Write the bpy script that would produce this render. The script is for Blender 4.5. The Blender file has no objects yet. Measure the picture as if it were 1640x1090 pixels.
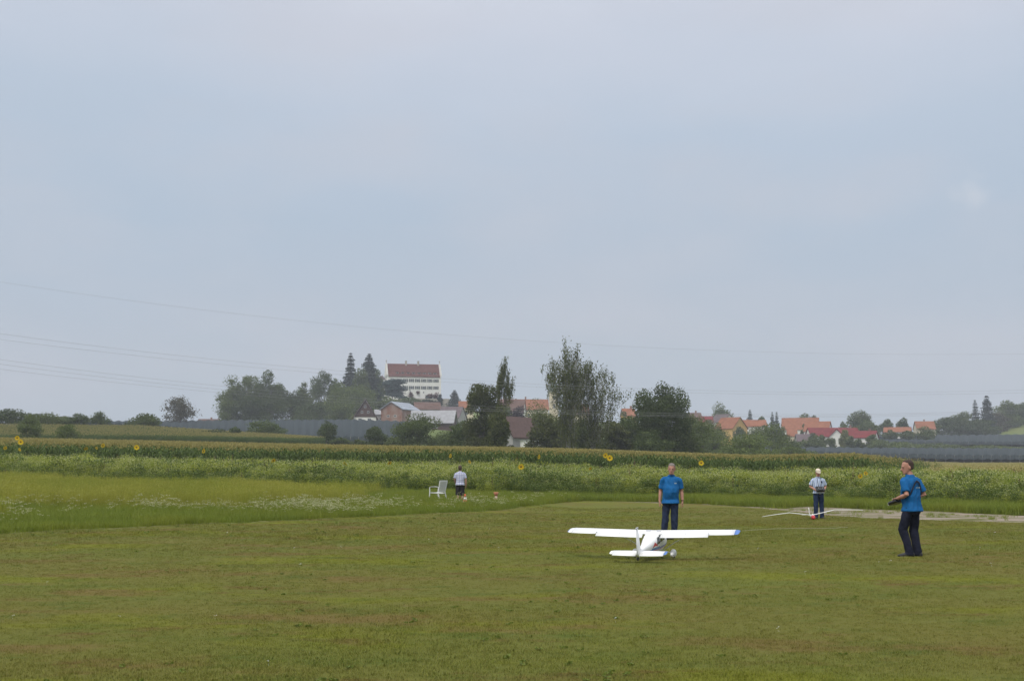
import bpy, bmesh, math, random
import numpy as np
from mathutils import Vector, Matrix, noise

rng = np.random.default_rng(11)
random.seed(11)
sc = bpy.context.scene
C = sc.collection
R = math.radians
# ------------------------------------------------------------------ camera
F, CAMH = 2000.0, 1.5                       # focal length in photo pixels (1640 wide), eye height
PITCH = math.atan((762 - 545) / F)
cd = bpy.data.cameras.new('camera')
cam = bpy.data.objects.new('camera', cd)
C.objects.link(cam)
cam.location = (0, 0, CAMH)
cam.rotation_euler = (math.pi / 2 + PITCH, 0, 0)
cd.sensor_width, cd.sensor_fit = 36.0, 'HORIZONTAL'
cd.lens = 36.0 * F / 1640
cd.clip_start, cd.clip_end = 0.1, 9000
sc.camera = cam
# ------------------------------------------------------------------ light
SUN_EL, SUN_AZ = R(56), R(-150)             # azimuth from +Y (view direction), clockwise: behind, to the left
sd = bpy.data.lights.new('sun', 'SUN')
sun = bpy.data.objects.new('sun', sd)
C.objects.link(sun)
sd.energy, sd.angle, sd.color = 1.5, R(10), (1.0, 0.96, 0.90)
sv = Vector((math.cos(SUN_EL) * math.sin(SUN_AZ), math.cos(SUN_EL) * math.cos(SUN_AZ), math.sin(SUN_EL)))
sun.rotation_euler = sv.to_track_quat('Z', 'Y').to_euler()
sun.location = sv * 60

w = bpy.data.worlds.new('World')
sc.world = w
w.use_nodes = True
nt = w.node_tree
nt.nodes.clear()
N = nt.nodes.new
L = nt.links.new
out = N('ShaderNodeOutputWorld'); bg = N('ShaderNodeBackground'); bg.inputs['Strength'].default_value = 0.1
L(bg.outputs[0], out.inputs[0])
sky = N('ShaderNodeTexSky'); sky.sky_type = 'NISHITA'; sky.sun_disc = False
sky.sun_elevation, sky.sun_rotation = SUN_EL, SUN_AZ
sky.air_density, sky.dust_density, sky.ozone_density = 1.0, 3.0, 1.0
tc = N('ShaderNodeTexCoord')
sep = N('ShaderNodeSeparateXYZ'); L(tc.outputs['Generated'], sep.inputs[0])
ramp = N('ShaderNodeValToRGB')               # overcast veil: radiance by height above the horizon
cr = ramp.color_ramp
stops = [(0.0, (.385, .448, .512)), (.05, (.398, .455, .520)), (.10, (.415, .462, .530)), (.145, (.400, .460, .540)), (.20, (.385, .462, .556)),
         (.28, (.422, .493, .588)), (.36, (.520, .556, .636)), (.6, (.95, .98, 1.02)), (1.0, (1.40, 1.42, 1.45))]
while len(cr.elements) < len(stops):
    cr.elements.new(0.5)
for e, (p, c) in zip(cr.elements, stops):
    e.position, e.color = p, (*c, 1)
# soft banks of cloud: noise on the direction, stretched along the horizon, moves the ramp and tints it
mp = N('ShaderNodeMapping'); mp.inputs['Scale'].default_value = (1.0, 1.0, 2.6)
L(tc.outputs['Generated'], mp.inputs[0])
ns = N('ShaderNodeTexNoise'); ns.inputs['Scale'].default_value = 2.3; ns.inputs['Detail'].default_value = 5
ns.inputs['Roughness'].default_value = .5
L(mp.outputs[0], ns.inputs['Vector'])
ad = N('ShaderNodeMath'); ad.operation = 'MULTIPLY_ADD'
L(ns.outputs['Fac'], ad.inputs[0]); ad.inputs[1].default_value = .17
sb = N('ShaderNodeMath'); sb.operation = 'SUBTRACT'; L(sep.outputs['Z'], sb.inputs[0]); sb.inputs[1].default_value = .085
L(sb.outputs[0], ad.inputs[2])
L(ad.outputs[0], ramp.inputs[0])
ns2 = N('ShaderNodeTexNoise'); ns2.inputs['Scale'].default_value = 4.2; ns2.inputs['Detail'].default_value = 7
L(mp.outputs[0], ns2.inputs['Vector'])
rm = N('ShaderNodeMapRange'); rm.inputs[1].default_value = .44; rm.inputs[2].default_value = .74
rm.inputs[3].default_value = 0; rm.inputs[4].default_value = .6
L(ns2.outputs['Fac'], rm.inputs[0])
veil = N('ShaderNodeMix'); veil.data_type = 'RGBA'
L(rm.outputs[0], veil.inputs[0]); L(ramp.outputs[0], veil.inputs[6]); veil.inputs[7].default_value = (.495, .505, .555, 1)
# a small bright wisp high on the right
wd = Vector(((1573 - 820) / F, 1, 0)).normalized()
wd = Vector((wd.x, wd.y, math.tan(R(12.1)) )).normalized()
nrm = N('ShaderNodeVectorMath'); nrm.operation = 'NORMALIZE'; L(tc.outputs['Generated'], nrm.inputs[0])
ds = N('ShaderNodeVectorMath'); ds.operation = 'DISTANCE'; L(nrm.outputs[0], ds.inputs[0]); ds.inputs[1].default_value = wd
n3 = N('ShaderNodeTexNoise'); n3.inputs['Scale'].default_value = 60; n3.inputs['Detail'].default_value = 4
L(nrm.outputs[0], n3.inputs['Vector'])
d2 = N('ShaderNodeMath'); d2.operation = 'MULTIPLY_ADD'; L(n3.outputs['Fac'], d2.inputs[0]); d2.inputs[1].default_value = .046
L(ds.outputs['Value'], d2.inputs[2])
r3 = N('ShaderNodeMapRange'); r3.inputs[1].default_value = .040; r3.inputs[2].default_value = .018
r3.inputs[3].default_value = 0; r3.inputs[4].default_value = .42
L(d2.outputs[0], r3.inputs[0])
wisp = N('ShaderNodeMix'); wisp.data_type = 'RGBA'
L(r3.outputs[0], wisp.inputs[0]); L(veil.outputs[2], wisp.inputs[6]); wisp.inputs[7].default_value = (.60, .61, .64, 1)
sc10 = N('ShaderNodeVectorMath'); sc10.operation = 'SCALE'; L(wisp.outputs[2], sc10.inputs[0]); sc10.inputs['Scale'].default_value = 10.0
mixs = N('ShaderNodeMix'); mixs.data_type = 'RGBA'; mixs.inputs[0].default_value = .93
L(sky.outputs[0], mixs.inputs[6]); L(sc10.outputs[0], mixs.inputs[7])
L(mixs.outputs[2], bg.inputs['Color'])

sc.render.engine = 'CYCLES'
sc.view_settings.view_transform = 'Standard'
sc.view_settings.look = 'None'
sc.view_settings.exposure = 0.28
sc.view_settings.gamma = 1.0
sc.view_settings.use_curve_mapping = False
cy = sc.cycles
cy.max_bounces, cy.diffuse_bounces, cy.glossy_bounces = 5, 3, 2
cy.transmission_bounces, cy.transparent_max_bounces, cy.volume_bounces = 3, 4, 0
cy.use_denoising = True
cy.caustics_reflective = cy.caustics_refractive = False

# ------------------------------------------------------------------ photo pixel -> place
cp, sp = math.cos(PITCH), math.sin(PITCH)
def ray(px, py):
    a, b = (px - 820) / F, (545 - py) / F
    y, z = cp - b * sp, sp + b * cp
    return a / y, z / y
def P(px, py, Y):
    rx, rz = ray(px, py)
    return Vector((rx * Y, Y, CAMH + rz * Y))
def zat(py, Y):
    return CAMH + ray(820, py)[1] * Y
def XU(px, Y):                              # X of a column at distance Y (taken near the horizon row)
    return (px - 820) / F / 1.0058 * Y

# ------------------------------------------------------------------ terrain
PLANE_XY = (XU(1042.5, 23.4), 23.4)
def zz(*t):
    return [(Y, v) if kind == 'z' else (Y, zat(v, Y)) for Y, v, kind in t]
def col(flat, *yp):                         # flat up to distance `flat`, then (distance, photo row)
    return [(flat, 0.0)] + [(Y, zat(py, Y)) for Y, py in yp]
COLS = [
 (-500, col(26, (75, 768), (95, 752), (170, 722), (260, 708), (330, 688), (350, 680), (450, 681), (800, 684), (1500, 705))),
 (0,    col(32, (75, 773), (95, 756), (170, 728), (260, 711), (330, 691), (350, 683), (450, 683), (800, 685), (1500, 705))),
 (220,  col(36, (72, 778), (95, 760), (170, 732), (260, 712), (330, 693), (350, 692), (420, 694), (550, 685), (800, 684), (1500, 705))),
 (400,  col(40, (70, 784), (95, 764), (170, 736), (260, 715), (330, 704), (400, 711), (550, 684), (620, 677), (800, 680), (1500, 705))),
 (640,  col(46, (67, 789), (93, 768), (165, 742), (260, 720), (400, 716), (550, 681), (620, 672), (760, 645), (830, 640), (900, 646), (1000, 690), (1500, 705))),
 (800,  col(52, (66, 793), (92, 770), (160, 745), (240, 724), (400, 714), (560, 694), (800, 665), (900, 665), (1500, 700))),
 (930,  col(60, (70, 801), (92, 773), (155, 749), (240, 727), (400, 716), (560, 700), (800, 672), (1500, 700))),
 (1200, col(56, (63, 808), (93, 781), (150, 760), (240, 741), (450, 734), (600, 724), (650, 714), (800, 690), (900, 688), (1500, 705))),
 (1540, col(47, (56, 816), (78, 792), (100, 768), (200, 754), (430, 744), (600, 727), (640, 716), (760, 703), (850, 699), (950, 698), (1500, 702))),
 (1640, col(44, (54, 819), (75, 795), (100, 766), (200, 753), (430, 744), (600, 727), (640, 716), (760, 702), (850, 676), (950, 672), (1500, 700))),
 (2150, col(40, (50, 824), (70, 800), (100, 768), (200, 752), (430, 742), (600, 725), (640, 714), (760, 698), (850, 660), (950, 655), (1500, 700))),
]
CPX = np.array([c[0] for c in COLS], float)
def height(X, Y):
    X, Y = np.atleast_1d(np.asarray(X, float)), np.atleast_1d(np.asarray(Y, float))
    Yc = np.maximum(Y, 1.0)
    px = np.clip(820 + X / Yc * F * 1.0058, CPX[0], CPX[-1])
    zs = np.stack([np.interp(Yc, [a for a, b in c[1]], [b for a, b in c[1]]) for c in COLS])
    k = np.clip(np.searchsorted(CPX, px) - 1, 0, len(CPX) - 2)
    t = (px - CPX[k]) / (CPX[k + 1] - CPX[k])
    i = np.arange(len(px))
    z = zs[k, i] * (1 - t) + zs[k + 1, i] * t
    z = z - 0.055 * np.exp(-((X - PLANE_XY[0] - .1) ** 2 / 3 + (Y - PLANE_XY[1] - .6) ** 2 / 0.9))
    z = z + 0.012 * np.sin(X * .9 + 1) * np.sin(Y * .55) * np.clip((Y - 4) / 10, 0, 1)
    return np.where(Y < 1, 0, z)
def gz(X, Y):
    return float(height(X, Y)[0])
def G(px, Y):                               # ground point under photo column px at distance Y
    X = XU(px, Y)
    return Vector((X, Y, gz(X, Y)))

# ------------------------------------------------------------------ materials
def newmat(name):
    m = bpy.data.materials.new(name)
    m.use_nodes = True
    t = m.node_tree
    return m, t, t.nodes['Principled BSDF']
def rgb4(c):
    return (c[0], c[1], c[2], 1)
def mixrgb(t, fac, a, b, blend='MIX'):
    n = t.nodes.new('ShaderNodeMix'); n.data_type = 'RGBA'; n.blend_type = blend
    for sock, v in ((n.inputs[0], fac), (n.inputs[6], a), (n.inputs[7], b)):
        if isinstance(v, bpy.types.NodeSocket): t.links.new(v, sock)
        elif isinstance(v, (int, float)): sock.default_value = v
        else: sock.default_value = rgb4(v)
    return n.outputs[2]
def noise_tex(t, vec, scale, detail=3, rough=.55):
    n = t.nodes.new('ShaderNodeTexNoise')
    n.inputs['Scale'].default_value, n.inputs['Detail'].default_value, n.inputs['Roughness'].default_value = scale, detail, rough
    if vec is not None: t.links.new(vec, n.inputs['Vector'])
    return n.outputs['Fac']
def rng_map(t, v, a, b, c=0., d=1.):
    n = t.nodes.new('ShaderNodeMapRange')
    n.inputs[1].default_value, n.inputs[2].default_value, n.inputs[3].default_value, n.inputs[4].default_value = a, b, c, d
    t.links.new(v, n.inputs[0])
    return n.outputs[0]
def position(t):
    return t.nodes.new('ShaderNodeNewGeometry').outputs['Position']
def mat(name, c, rough=.7, var=.18, scale=6., spec=.3, bump=0., bscale=60., metal=0., c2=None):
    m, t, b = newmat(name)
    oc = t.nodes.new('ShaderNodeTexCoord').outputs['Object']
    f = noise_tex(t, oc, scale, 4, .6)
    a = [x * (1 - var) for x in c]
    d = c2 or [min(1, x * (1 + var)) for x in c]
    t.links.new(mixrgb(t, rng_map(t, f, .3, .7), a, d), b.inputs['Base Color'])
    b.inputs['Roughness'].default_value, b.inputs['Specular IOR Level'].default_value = rough, spec
    b.inputs['Metallic'].default_value = metal
    if bump:
        bn = t.nodes.new('ShaderNodeBump'); bn.inputs['Strength'].default_value = bump; bn.inputs['Distance'].default_value = .02
        t.links.new(noise_tex(t, oc, bscale, 3), bn.inputs['Height']); t.links.new(bn.outputs[0], b.inputs['Normal'])
    return m
def leafmat(name, dark, light, trans=.25, patch=None, pscale=.35, tip=None, tipz=None):
    """leaf colour varies leaf by leaf and in slow patches; tip: colour of flowering tops by per-leaf chance"""
    m, t, b = newmat(name)
    g = t.nodes.new('ShaderNodeNewGeometry')
    isl = g.outputs['Random Per Island']
    colr = mixrgb(t, isl, dark, light)
    oi = t.nodes.new('ShaderNodeObjectInfo').outputs['Random']
    n1 = noise_tex(t, g.outputs['Position'], pscale, 3)
    if patch:
        colr = mixrgb(t, rng_map(t, n1, .42, .66, 0, .75), colr, patch)
    colr = mixrgb(t, rng_map(t, oi, 0, 1, 0, .45), colr, [x * .62 for x in dark])
    t.links.new(colr, b.inputs['Base Color'])
    b.inputs['Roughness'].default_value, b.inputs['Specular IOR Level'].default_value = .6, .25
    tr = t.nodes.new('ShaderNodeBsdfTranslucent'); t.links.new(colr, tr.inputs['Color'])
    mx = t.nodes.new('ShaderNodeMixShader'); mx.inputs[0].default_value = trans
    t.links.new(b.outputs[0], mx.inputs[1]); t.links.new(tr.outputs[0], mx.inputs[2])
    t.links.new(mx.outputs[0], t.nodes['Material Output'].inputs[0])
    return m
def lawn_colour(t):
    """mown grass: olive with greener, yellower, straw and bare brown patches of their own shape, fixed to the ground"""
    p = position(t)
    mpn = t.nodes.new('ShaderNodeMapping'); mpn.inputs['Scale'].default_value = (.55, 1.0, 1.0); t.links.new(p, mpn.inputs[0])
    v = mpn.outputs[0]
    c = mixrgb(t, rng_map(t, noise_tex(t, v, .16, 5, .62), .36, .64), (.182, .162, .040), (.146, .174, .034))
    c = mixrgb(t, rng_map(t, noise_tex(t, v, .30, 5, .65), .52, .62, 0, .9), c, (.190, .205, .018))
    c = mixrgb(t, rng_map(t, noise_tex(t, v, .50, 6, .7), .53, .62, 0, .8), c, (.20, .128, .050))
    c = mixrgb(t, rng_map(t, noise_tex(t, v, .8, 6, .72), .58, .65, 0, .75), c, (.155, .074, .034))
    c = mixrgb(t, rng_map(t, noise_tex(t, v, 1.3, 6, .72), .53, .66, 0, .7), c, (.075, .122, .020))
    c = mixrgb(t, rng_map(t, noise_tex(t, p, 9, 4, .7), .35, .7, 0, .45), c, (.095, .098, .014))
    return c
def lawnmat(name, blade):
    m, t, b = newmat(name)
    c = lawn_colour(t)
    if blade:
        g = t.nodes.new('ShaderNodeNewGeometry').outputs['Random Per Island']
        c = mixrgb(t, rng_map(t, g, 0, 1, 0, .45), c, (.22, .245, .05))
        c = mixrgb(t, rng_map(t, g, .86, .87, 0, .5), c, (.26, .20, .07))
        c = mixrgb(t, rng_map(t, g, .40, .0, 0, .55), c, (.040, .052, .010))
    else:
        n = noise_tex(t, position(t), 45, 4, .75)
        c = mixrgb(t, rng_map(t, n, .35, .65, 0, .55), c, (.055, .055, .014))
        bn = t.nodes.new('ShaderNodeBump'); bn.inputs['Strength'].default_value = .6; bn.inputs['Distance'].default_value = .03
        t.links.new(n, bn.inputs['Height']); t.links.new(bn.outputs[0], b.inputs['Normal'])
    t.links.new(c, b.inputs['Base Color'])
    b.inputs['Roughness'].default_value, b.inputs['Specular IOR Level'].default_value = .8, .04
    return m
def groundmat(name, cols, scales, rough=.9):
    m, t, b = newmat(name)
    p = position(t)
    c = cols[0]
    for cc, s in zip(cols[1:], scales):
        c = mixrgb(t, rng_map(t, noise_tex(t, p, s, 5, .65), .4, .62, 0, .85), c, cc)
    t.links.new(c, b.inputs['Base Color'])
    b.inputs['Roughness'].default_value, b.inputs['Specular IOR Level'].default_value = rough, .1
    return m

# ------------------------------------------------------------------ mesh helpers
class MB:
    """collects verts/faces (python lists) plus bulk quad arrays; build() links ONE mesh object"""
    def __init__(s):
        s.v, s.f, s.m, s.q = [], [], [], []
    def quad(s, a, b, c, d, m=0):
        i = len(s.v); s.v += [tuple(a), tuple(b), tuple(c), tuple(d)]; s.f.append((i, i + 1, i + 2, i + 3)); s.m.append(m)
    def poly(s, pts, m=0):
        i = len(s.v); s.v += [tuple(p) for p in pts]; s.f.append(tuple(range(i, i + len(pts)))); s.m.append(m)
    def box(s, c, size, m=0, rot=None):
        x, y, z = (k / 2 for k in size)
        pts = [Vector((i * x, j * y, k * z)) for k in (-1, 1) for i, j in ((-1, -1), (1, -1), (1, 1), (-1, 1))]
        if rot is not None: pts = [rot @ p for p in pts]
        i0 = len(s.v); s.v += [tuple(p + Vector(c)) for p in pts]
        for f in ((3, 2, 1, 0), (4, 5, 6, 7), (0, 1, 5, 4), (1, 2, 6, 5), (2, 3, 7, 6), (3, 0, 4, 7)):
            s.f.append(tuple(i0 + k for k in f)); s.m.append(m)
    def rings(s, rings, m=0, cap=True, closed=True):
        n = len(rings[0]); i0 = len(s.v)
        for r in rings: s.v += [tuple(p) for p in r]
        for k in range(len(rings) - 1):
            for j in range(n if closed else n - 1):
                a, b = i0 + k * n + j, i0 + k * n + (j + 1) % n
                s.f.append((a, b, b + n, a + n)); s.m.append(m)
        if cap:
            s.f.append(tuple(reversed(range(i0, i0 + n)))); s.m.append(m)
            e = i0 + (len(rings) - 1) * n
            s.f.append(tuple(range(e, e + n))); s.m.append(m)
    def tube(s, pts, radii, n=8, m=0, side=None, cap=True, ball=False):
        """radii: number or (along side axis, other)"""
        pts = [Vector(p) for p in pts]; rs = []
        radii = [radii] * len(pts) if isinstance(radii, (int, float)) else list(radii)
        if ball:                             # rounded ends
            r0, r1 = radii[0], radii[-1]
            t0, t1 = (pts[1] - pts[0]).normalized(), (pts[-1] - pts[-2]).normalized()
            k = lambda r: max(r) if isinstance(r, tuple) else r
            sc_ = lambda r, f: tuple(x * f for x in r) if isinstance(r, tuple) else r * f
            pts = [pts[0] - t0 * k(r0) * .8, pts[0] - t0 * k(r0) * .55] + pts + [pts[-1] + t1 * k(r1) * .55, pts[-1] + t1 * k(r1) * .8]
            radii = [sc_(r0, .25), sc_(r0, .75)] + radii + [sc_(r1, .75), sc_(r1, .25)]
        u = None
        for i, p in enumerate(pts):
            t = (pts[min(i + 1, len(pts) - 1)] - pts[max(i - 1, 0)]).normalized()
            if u is None:
                u = Vector(side) if side is not None else (Vector((0, 0, 1)) if abs(t.z) < .9 else Vector((1, 0, 0)))
            u = (u - t * u.dot(t))
            u = u.normalized() if u.length > 1e-6 else t.orthogonal().normalized()
            v = t.cross(u)
            r = radii[i]; ra, rb = r if isinstance(r, tuple) else (r, r)
            rs.append([p + u * (ra * math.cos(2 * math.pi * j / n)) + v * (rb * math.sin(2 * math.pi * j / n)) for j in range(n)])
        s.rings(rs, m, cap)
    def ball(s, c, r, m=0, nu=10, nv=7, rot=None):
        rx, ry, rz = (r, r, r) if isinstance(r, (int, float)) else r
        rs = []
        for k in range(nv):
            th = math.pi * (k + .35) / (nv - .3)
            ring = [Vector((rx * math.sin(th) * math.cos(2 * math.pi * j / nu), ry * math.sin(th) * math.sin(2 * math.pi * j / nu), -rz * math.cos(th))) for j in range(nu)]
            if rot is not None: ring = [rot @ p for p in ring]
            rs.append([p + Vector(c) for p in ring])
        s.rings(rs, m)
    def quads(s, arr, m=0):                  # (n,4,3) array
        s.q.append((np.asarray(arr, np.float32), m))
    def mesh(s, name, mats, smooth=False):
        me = bpy.data.meshes.new(name)
        if s.q:
            V = [np.array(s.v, np.float32).reshape(-1, 3)] + [a.reshape(-1, 3) for a, _ in s.q]
            nq = sum(len(a) for a, _ in s.q)
            base = len(s.v)
            sizes = np.array([len(f) for f in s.f] + [4] * nq, np.int32)
            loops = np.concatenate([np.array([i for f in s.f for i in f], np.int32), np.arange(base, base + 4 * nq, dtype=np.int32)])
            mi = np.array(s.m + [m for a, m in s.q for _ in range(len(a))], np.int32)
            V = np.concatenate(V)
            me.vertices.add(len(V)); me.vertices.foreach_set('co', V.ravel())
            me.loops.add(len(loops)); me.loops.foreach_set('vertex_index', loops)
            me.polygons.add(len(sizes))
            me.polygons.foreach_set('loop_start', np.concatenate([[0], np.cumsum(sizes)[:-1]]).astype(np.int32))
            me.polygons.foreach_set('material_index', mi)
            me.update(calc_edges=True)
        else:
            me.from_pydata(s.v, [], s.f)
            me.polygons.foreach_set('material_index', np.array(s.m, np.int32))
        for mm in (mats if isinstance(mats, (list, tuple)) else [mats]): me.materials.append(mm)
        if smooth: me.shade_smooth()
        me.update()
        return me
    def build(s, name, mats, parent=None, smooth=False):
        return link(name, s.mesh(name, mats, smooth), parent)
def link(name, me, parent=None):
    o = bpy.data.objects.new(name, me)
    C.objects.link(o)
    if parent is not None: o.parent = parent
    return o
def tag(o, label=None, cat=None, group=None, kind=None):
    if label: o['label'] = label
    if cat: o['category'] = cat
    if group: o['group'] = group
    if kind: o['kind'] = kind
    return o
def empty(name, loc, rz=0.):
    o = bpy.data.objects.new(name, None)
    C.objects.link(o)
    o.empty_display_size = .2
    o.location, o.rotation_euler = loc, (0, 0, rz)
    return o
def unit(a):
    return a / np.maximum(np.linalg.norm(a, axis=-1, keepdims=True), 1e-9)
def leaf_quads(c, size, asp=.6, r=rng, flat=0.):
    """diamond leaf sprays at centres c"""
    n = len(c)
    a = r.normal(size=(n, 3)); a[:, 2] *= (1 - flat); a = unit(a)
    b = np.cross(a, unit(r.normal(size=(n, 3)))); b = unit(b)
    s = np.asarray(size)
    s = (s if s.ndim else np.full(n, s))[:, None] * r.uniform(.6, 1.3, (n, 1))
    a, b = a * s, b * s * asp
    return np.stack([c - a, c - b * r.uniform(.6, 1.1, (n, 1)), c + a, c + b * r.uniform(.6, 1.1, (n, 1))], 1)

# ------------------------------------------------------------------ bands of ground (share their edges)
def curve(*pts):
    xs, ys = [p[0] for p in pts], [p[1] for p in pts]
    return lambda px: np.interp(px, xs, ys)
def wob(px, a, k, ph):
    return a * (np.sin(px * k + ph) + .6 * np.sin(px * k * 2.7 + ph * 2.1) + .4 * np.sin(px * k * 6.1 + ph))
E0 = lambda px: np.full(np.shape(px), 6.0)
_e1 = curve((-1500, 20), (-500, 25.5), (0, 32.3), (400, 40.5), (640, 47), (800, 53.5), (870, 60), (930, 69.5), (1000, 68), (1100, 65), (1180, 61), (1270, 53.5), (1330, 48.5), (1400, 45), (1640, 41), (2150, 36), (3200, 30))
E1 = lambda px: _e1(px) + wob(px, .16, .021, 1)
_e2 = curve((-1500, 20.1), (870, 60.1), (930, 69.6), (1000, 68.2), (1100, 65.3), (1180, 61.6), (1250, 58), (1300, 60), (1640, 48.5), (2150, 44), (3200, 40))
E2 = lambda px: np.where(np.asarray(px) < 935, E1(px) + .05, np.maximum(_e2(px) + wob(px, .2, .03, 2), E1(px) + .05))
_e3 = curve((-1500, 80), (0, 75), (400, 70), (640, 67), (800, 66.5), (930, 72.5), (1100, 71), (1300, 65), (1640, 54.5), (2150, 49), (3200, 44))
E3 = lambda px: np.maximum(_e3(px) + wob(px, .3, .017, 0), E2(px) + .3)
_e4 = curve((-1500, 96), (0, 91), (640, 90), (930, 90), (1200, 91), (1400, 88), (1640, 78), (3200, 70))
E4 = lambda px: _e4(px)
_e5 = curve((-1500, 175), (0, 170), (640, 165), (930, 156), (1200, 150), (1640, 150), (3200, 150))
E5 = lambda px: _e5(px)
E6 = lambda px: np.full(np.shape(px), 2400.0)
PXS = np.concatenate([np.linspace(-2600, -400, 12), np.linspace(-340, 1980, 233), np.linspace(2060, 4200, 12)])
def band(name, ea, eb, nv, m, power=1.0):
    a, b = ea(PXS), eb(PXS)
    t = np.linspace(0, 1, nv) ** power
    Y = a[None] * (1 - t[:, None]) + b[None] * t[:, None]
    if power > 1: Y = a[None] * (b / a)[None] ** t[:, None]
    X = (PXS[None] - 820) / F / 1.0058 * Y
    Z = height(X.ravel(), Y.ravel())
    V = np.stack([X.ravel(), Y.ravel(), Z], 1)
    n = len(PXS)
    i = np.arange(nv - 1)[:, None] * n + np.arange(n - 1)[None]
    fa = np.stack([i, i + 1, i + n + 1, i + n], -1).reshape(-1, 4)
    me = bpy.data.meshes.new(name)
    me.from_pydata(V.tolist(), [], fa.tolist())
    me.materials.append(m); me.shade_smooth()
    o = link(name, me)
    tag(o, kind='structure')
    return o
m_lawn = lawnmat('mown_grass_ground', False)
m_blade = lawnmat('mown_grass_blade', True)
m_meadow_g = groundmat('meadow_ground', [(.12, .13, .03), (.16, .15, .04), (.08, .11, .02)], [.25, 1.2])
m_strip_g = groundmat('strip_ground', [(.06, .08, .02), (.09, .09, .03)], [.6])
m_soil = groundmat('field_soil', [(.10, .085, .045), (.09, .10, .03)], [.4])
m_land = groundmat('far_land', [(.115, .155, .035), (.14, .15, .045), (.10, .14, .035)], [.012, .05])
def gravelmat():
    m, t, b = newmat('gravel_path')
    p = position(t)
    g = mixrgb(t, noise_tex(t, p, 14, 5, .8), (.20, .16, .13), (.36, .31, .265))
    g = mixrgb(t, rng_map(t, noise_tex(t, p, 1.1, 4, .6), .45, .65, 0, .6), g, (.26, .19, .14))
    gr = mixrgb(t, noise_tex(t, p, 6, 3), (.07, .085, .02), (.14, .13, .04))
    mpn = t.nodes.new('ShaderNodeMapping'); mpn.inputs['Scale'].default_value = (.45, 1.5, 1); t.links.new(p, mpn.inputs[0])
    c = mixrgb(t, rng_map(t, noise_tex(t, mpn.outputs[0], .8, 6, .7), .47, .55), g, gr)
    t.links.new(c, b.inputs['Base Color']); b.inputs['Roughness'].default_value = .95; b.inputs['Specular IOR Level'].default_value = .1
    return m
m_gravel = gravelmat()
_back = MB()                                  # lawn behind and beside the camera, sharing the band's front edge row
xs = (PXS - 820) / F / 1.0058 * 6
zs0 = height(xs, np.full(len(xs), 6.0))
for i in range(len(xs) - 1):
    _back.quad((xs[i] * 12, -60, 0), (xs[i + 1] * 12, -60, 0), (xs[i + 1], 6, zs0[i + 1]), (xs[i], 6, zs0[i]))
lw = band('lawn', E0, E1, 90, m_lawn, 2)
tag(_back.build('lawn_behind', m_lawn), kind='structure')
band('gravel_path', E1, E2, 5, m_gravel)
band('meadow_ground', E2, E3, 30, m_meadow_g)
band('flower_strip_ground', E3, E4, 14, m_strip_g)
band('field_ground', E4, E5, 30, m_soil)
band('hills', E5, E6, 110, m_land, 2)
# ------------------------------------------------------------------ far fields: second maize field ground is part of hills
# ------------------------------------------------------------------ building materials
m_white = mat('white_render', (.74, .72, .68), .85, .08, .3)
m_cream = mat('cream_render', (.66, .58, .42), .85, .08, .3)
m_yellow = mat('yellow_render', (.55, .35, .12), .85, .08, .3)
m_greywall = mat('grey_render', (.36, .35, .34), .9, .12, .4)
m_brick = mat('brick_wall', (.40, .17, .11), .9, .45, .35, c2=(.33, .26, .22))
m_timber = mat('dark_timber', (.085, .05, .042), .85, .3, 1.5)
m_castle_roof = mat('castle_tiles', (.115, .052, .043), .95, .28, .6, .05)
m_orange = mat('orange_tiles', (.25, .108, .064), .95, .25, .5, .05)
m_red = mat('red_tiles', (.17, .038, .038), .95, .2, .5, .05)
m_brown = mat('brown_tiles', (.13, .08, .065), .95, .25, .5, .05)
m_purple = mat('purple_grey_tiles', (.13, .10, .105), .95, .2, .5, .05)
m_metal = mat('corrugated_sheet', (.30, .30, .31), .8, .15, .8, .1)
m_solar = mat('pale_sheet_roof', (.30, .33, .38), .7, .12, .5, .1)
m_glass = mat('window_glass', (.05, .06, .07), .2, .2, 1, spec=.5)
m_shutter = mat('dark_shutter', (.07, .085, .08), .7, .2, 1)
m_frame = mat('window_frame', (.62, .62, .60), .7, .05, 1)
m_stone = mat('old_stone', (.36, .32, .27), .95, .2, .5)
m_copper = mat('dark_green_copper', (.10, .16, .15), .6, .2, .6)
m_creeper = leafmat('creeper_leaves', (.10, .03, .02), (.15, .07, .03), .15)

WIN = {}
def window(parent, x, y, z, wd, ht, rot90=False, shutters=False):
    key = (round(wd, 2), round(ht, 2), shutters)
    if key not in WIN:
        a = MB(); f = max(.07, wd * .09)
        for cx, cz, sx, sz in ((-wd / 2, 0, f, ht + f), (wd / 2, 0, f, ht + f), (0, ht / 2, wd - f, f), (0, -ht / 2, wd - f, f), (0, 0, f * .6, ht - f)):
            a.box((cx, 0, cz), (sx, .14 if sx != f * .6 else .1, sz), 0)
        if shutters:
            for s in (-1, 1): a.box((s * wd * .83, -.02, 0), (wd * .5, .1, ht * 1.02), 1)
        b = MB(); b.box((0, .02, 0), (wd - f, .06, ht - f), 0)
        WIN[key] = (a.mesh('window', [m_frame, m_shutter]), b.mesh('pane', [m_glass]))
    o = link('window', WIN[key][0], parent); o.location = (x, y, z)
    if rot90: o.rotation_euler = (0, 0, rot90)
    p = link('pane', WIN[key][1], o)
    return o
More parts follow.
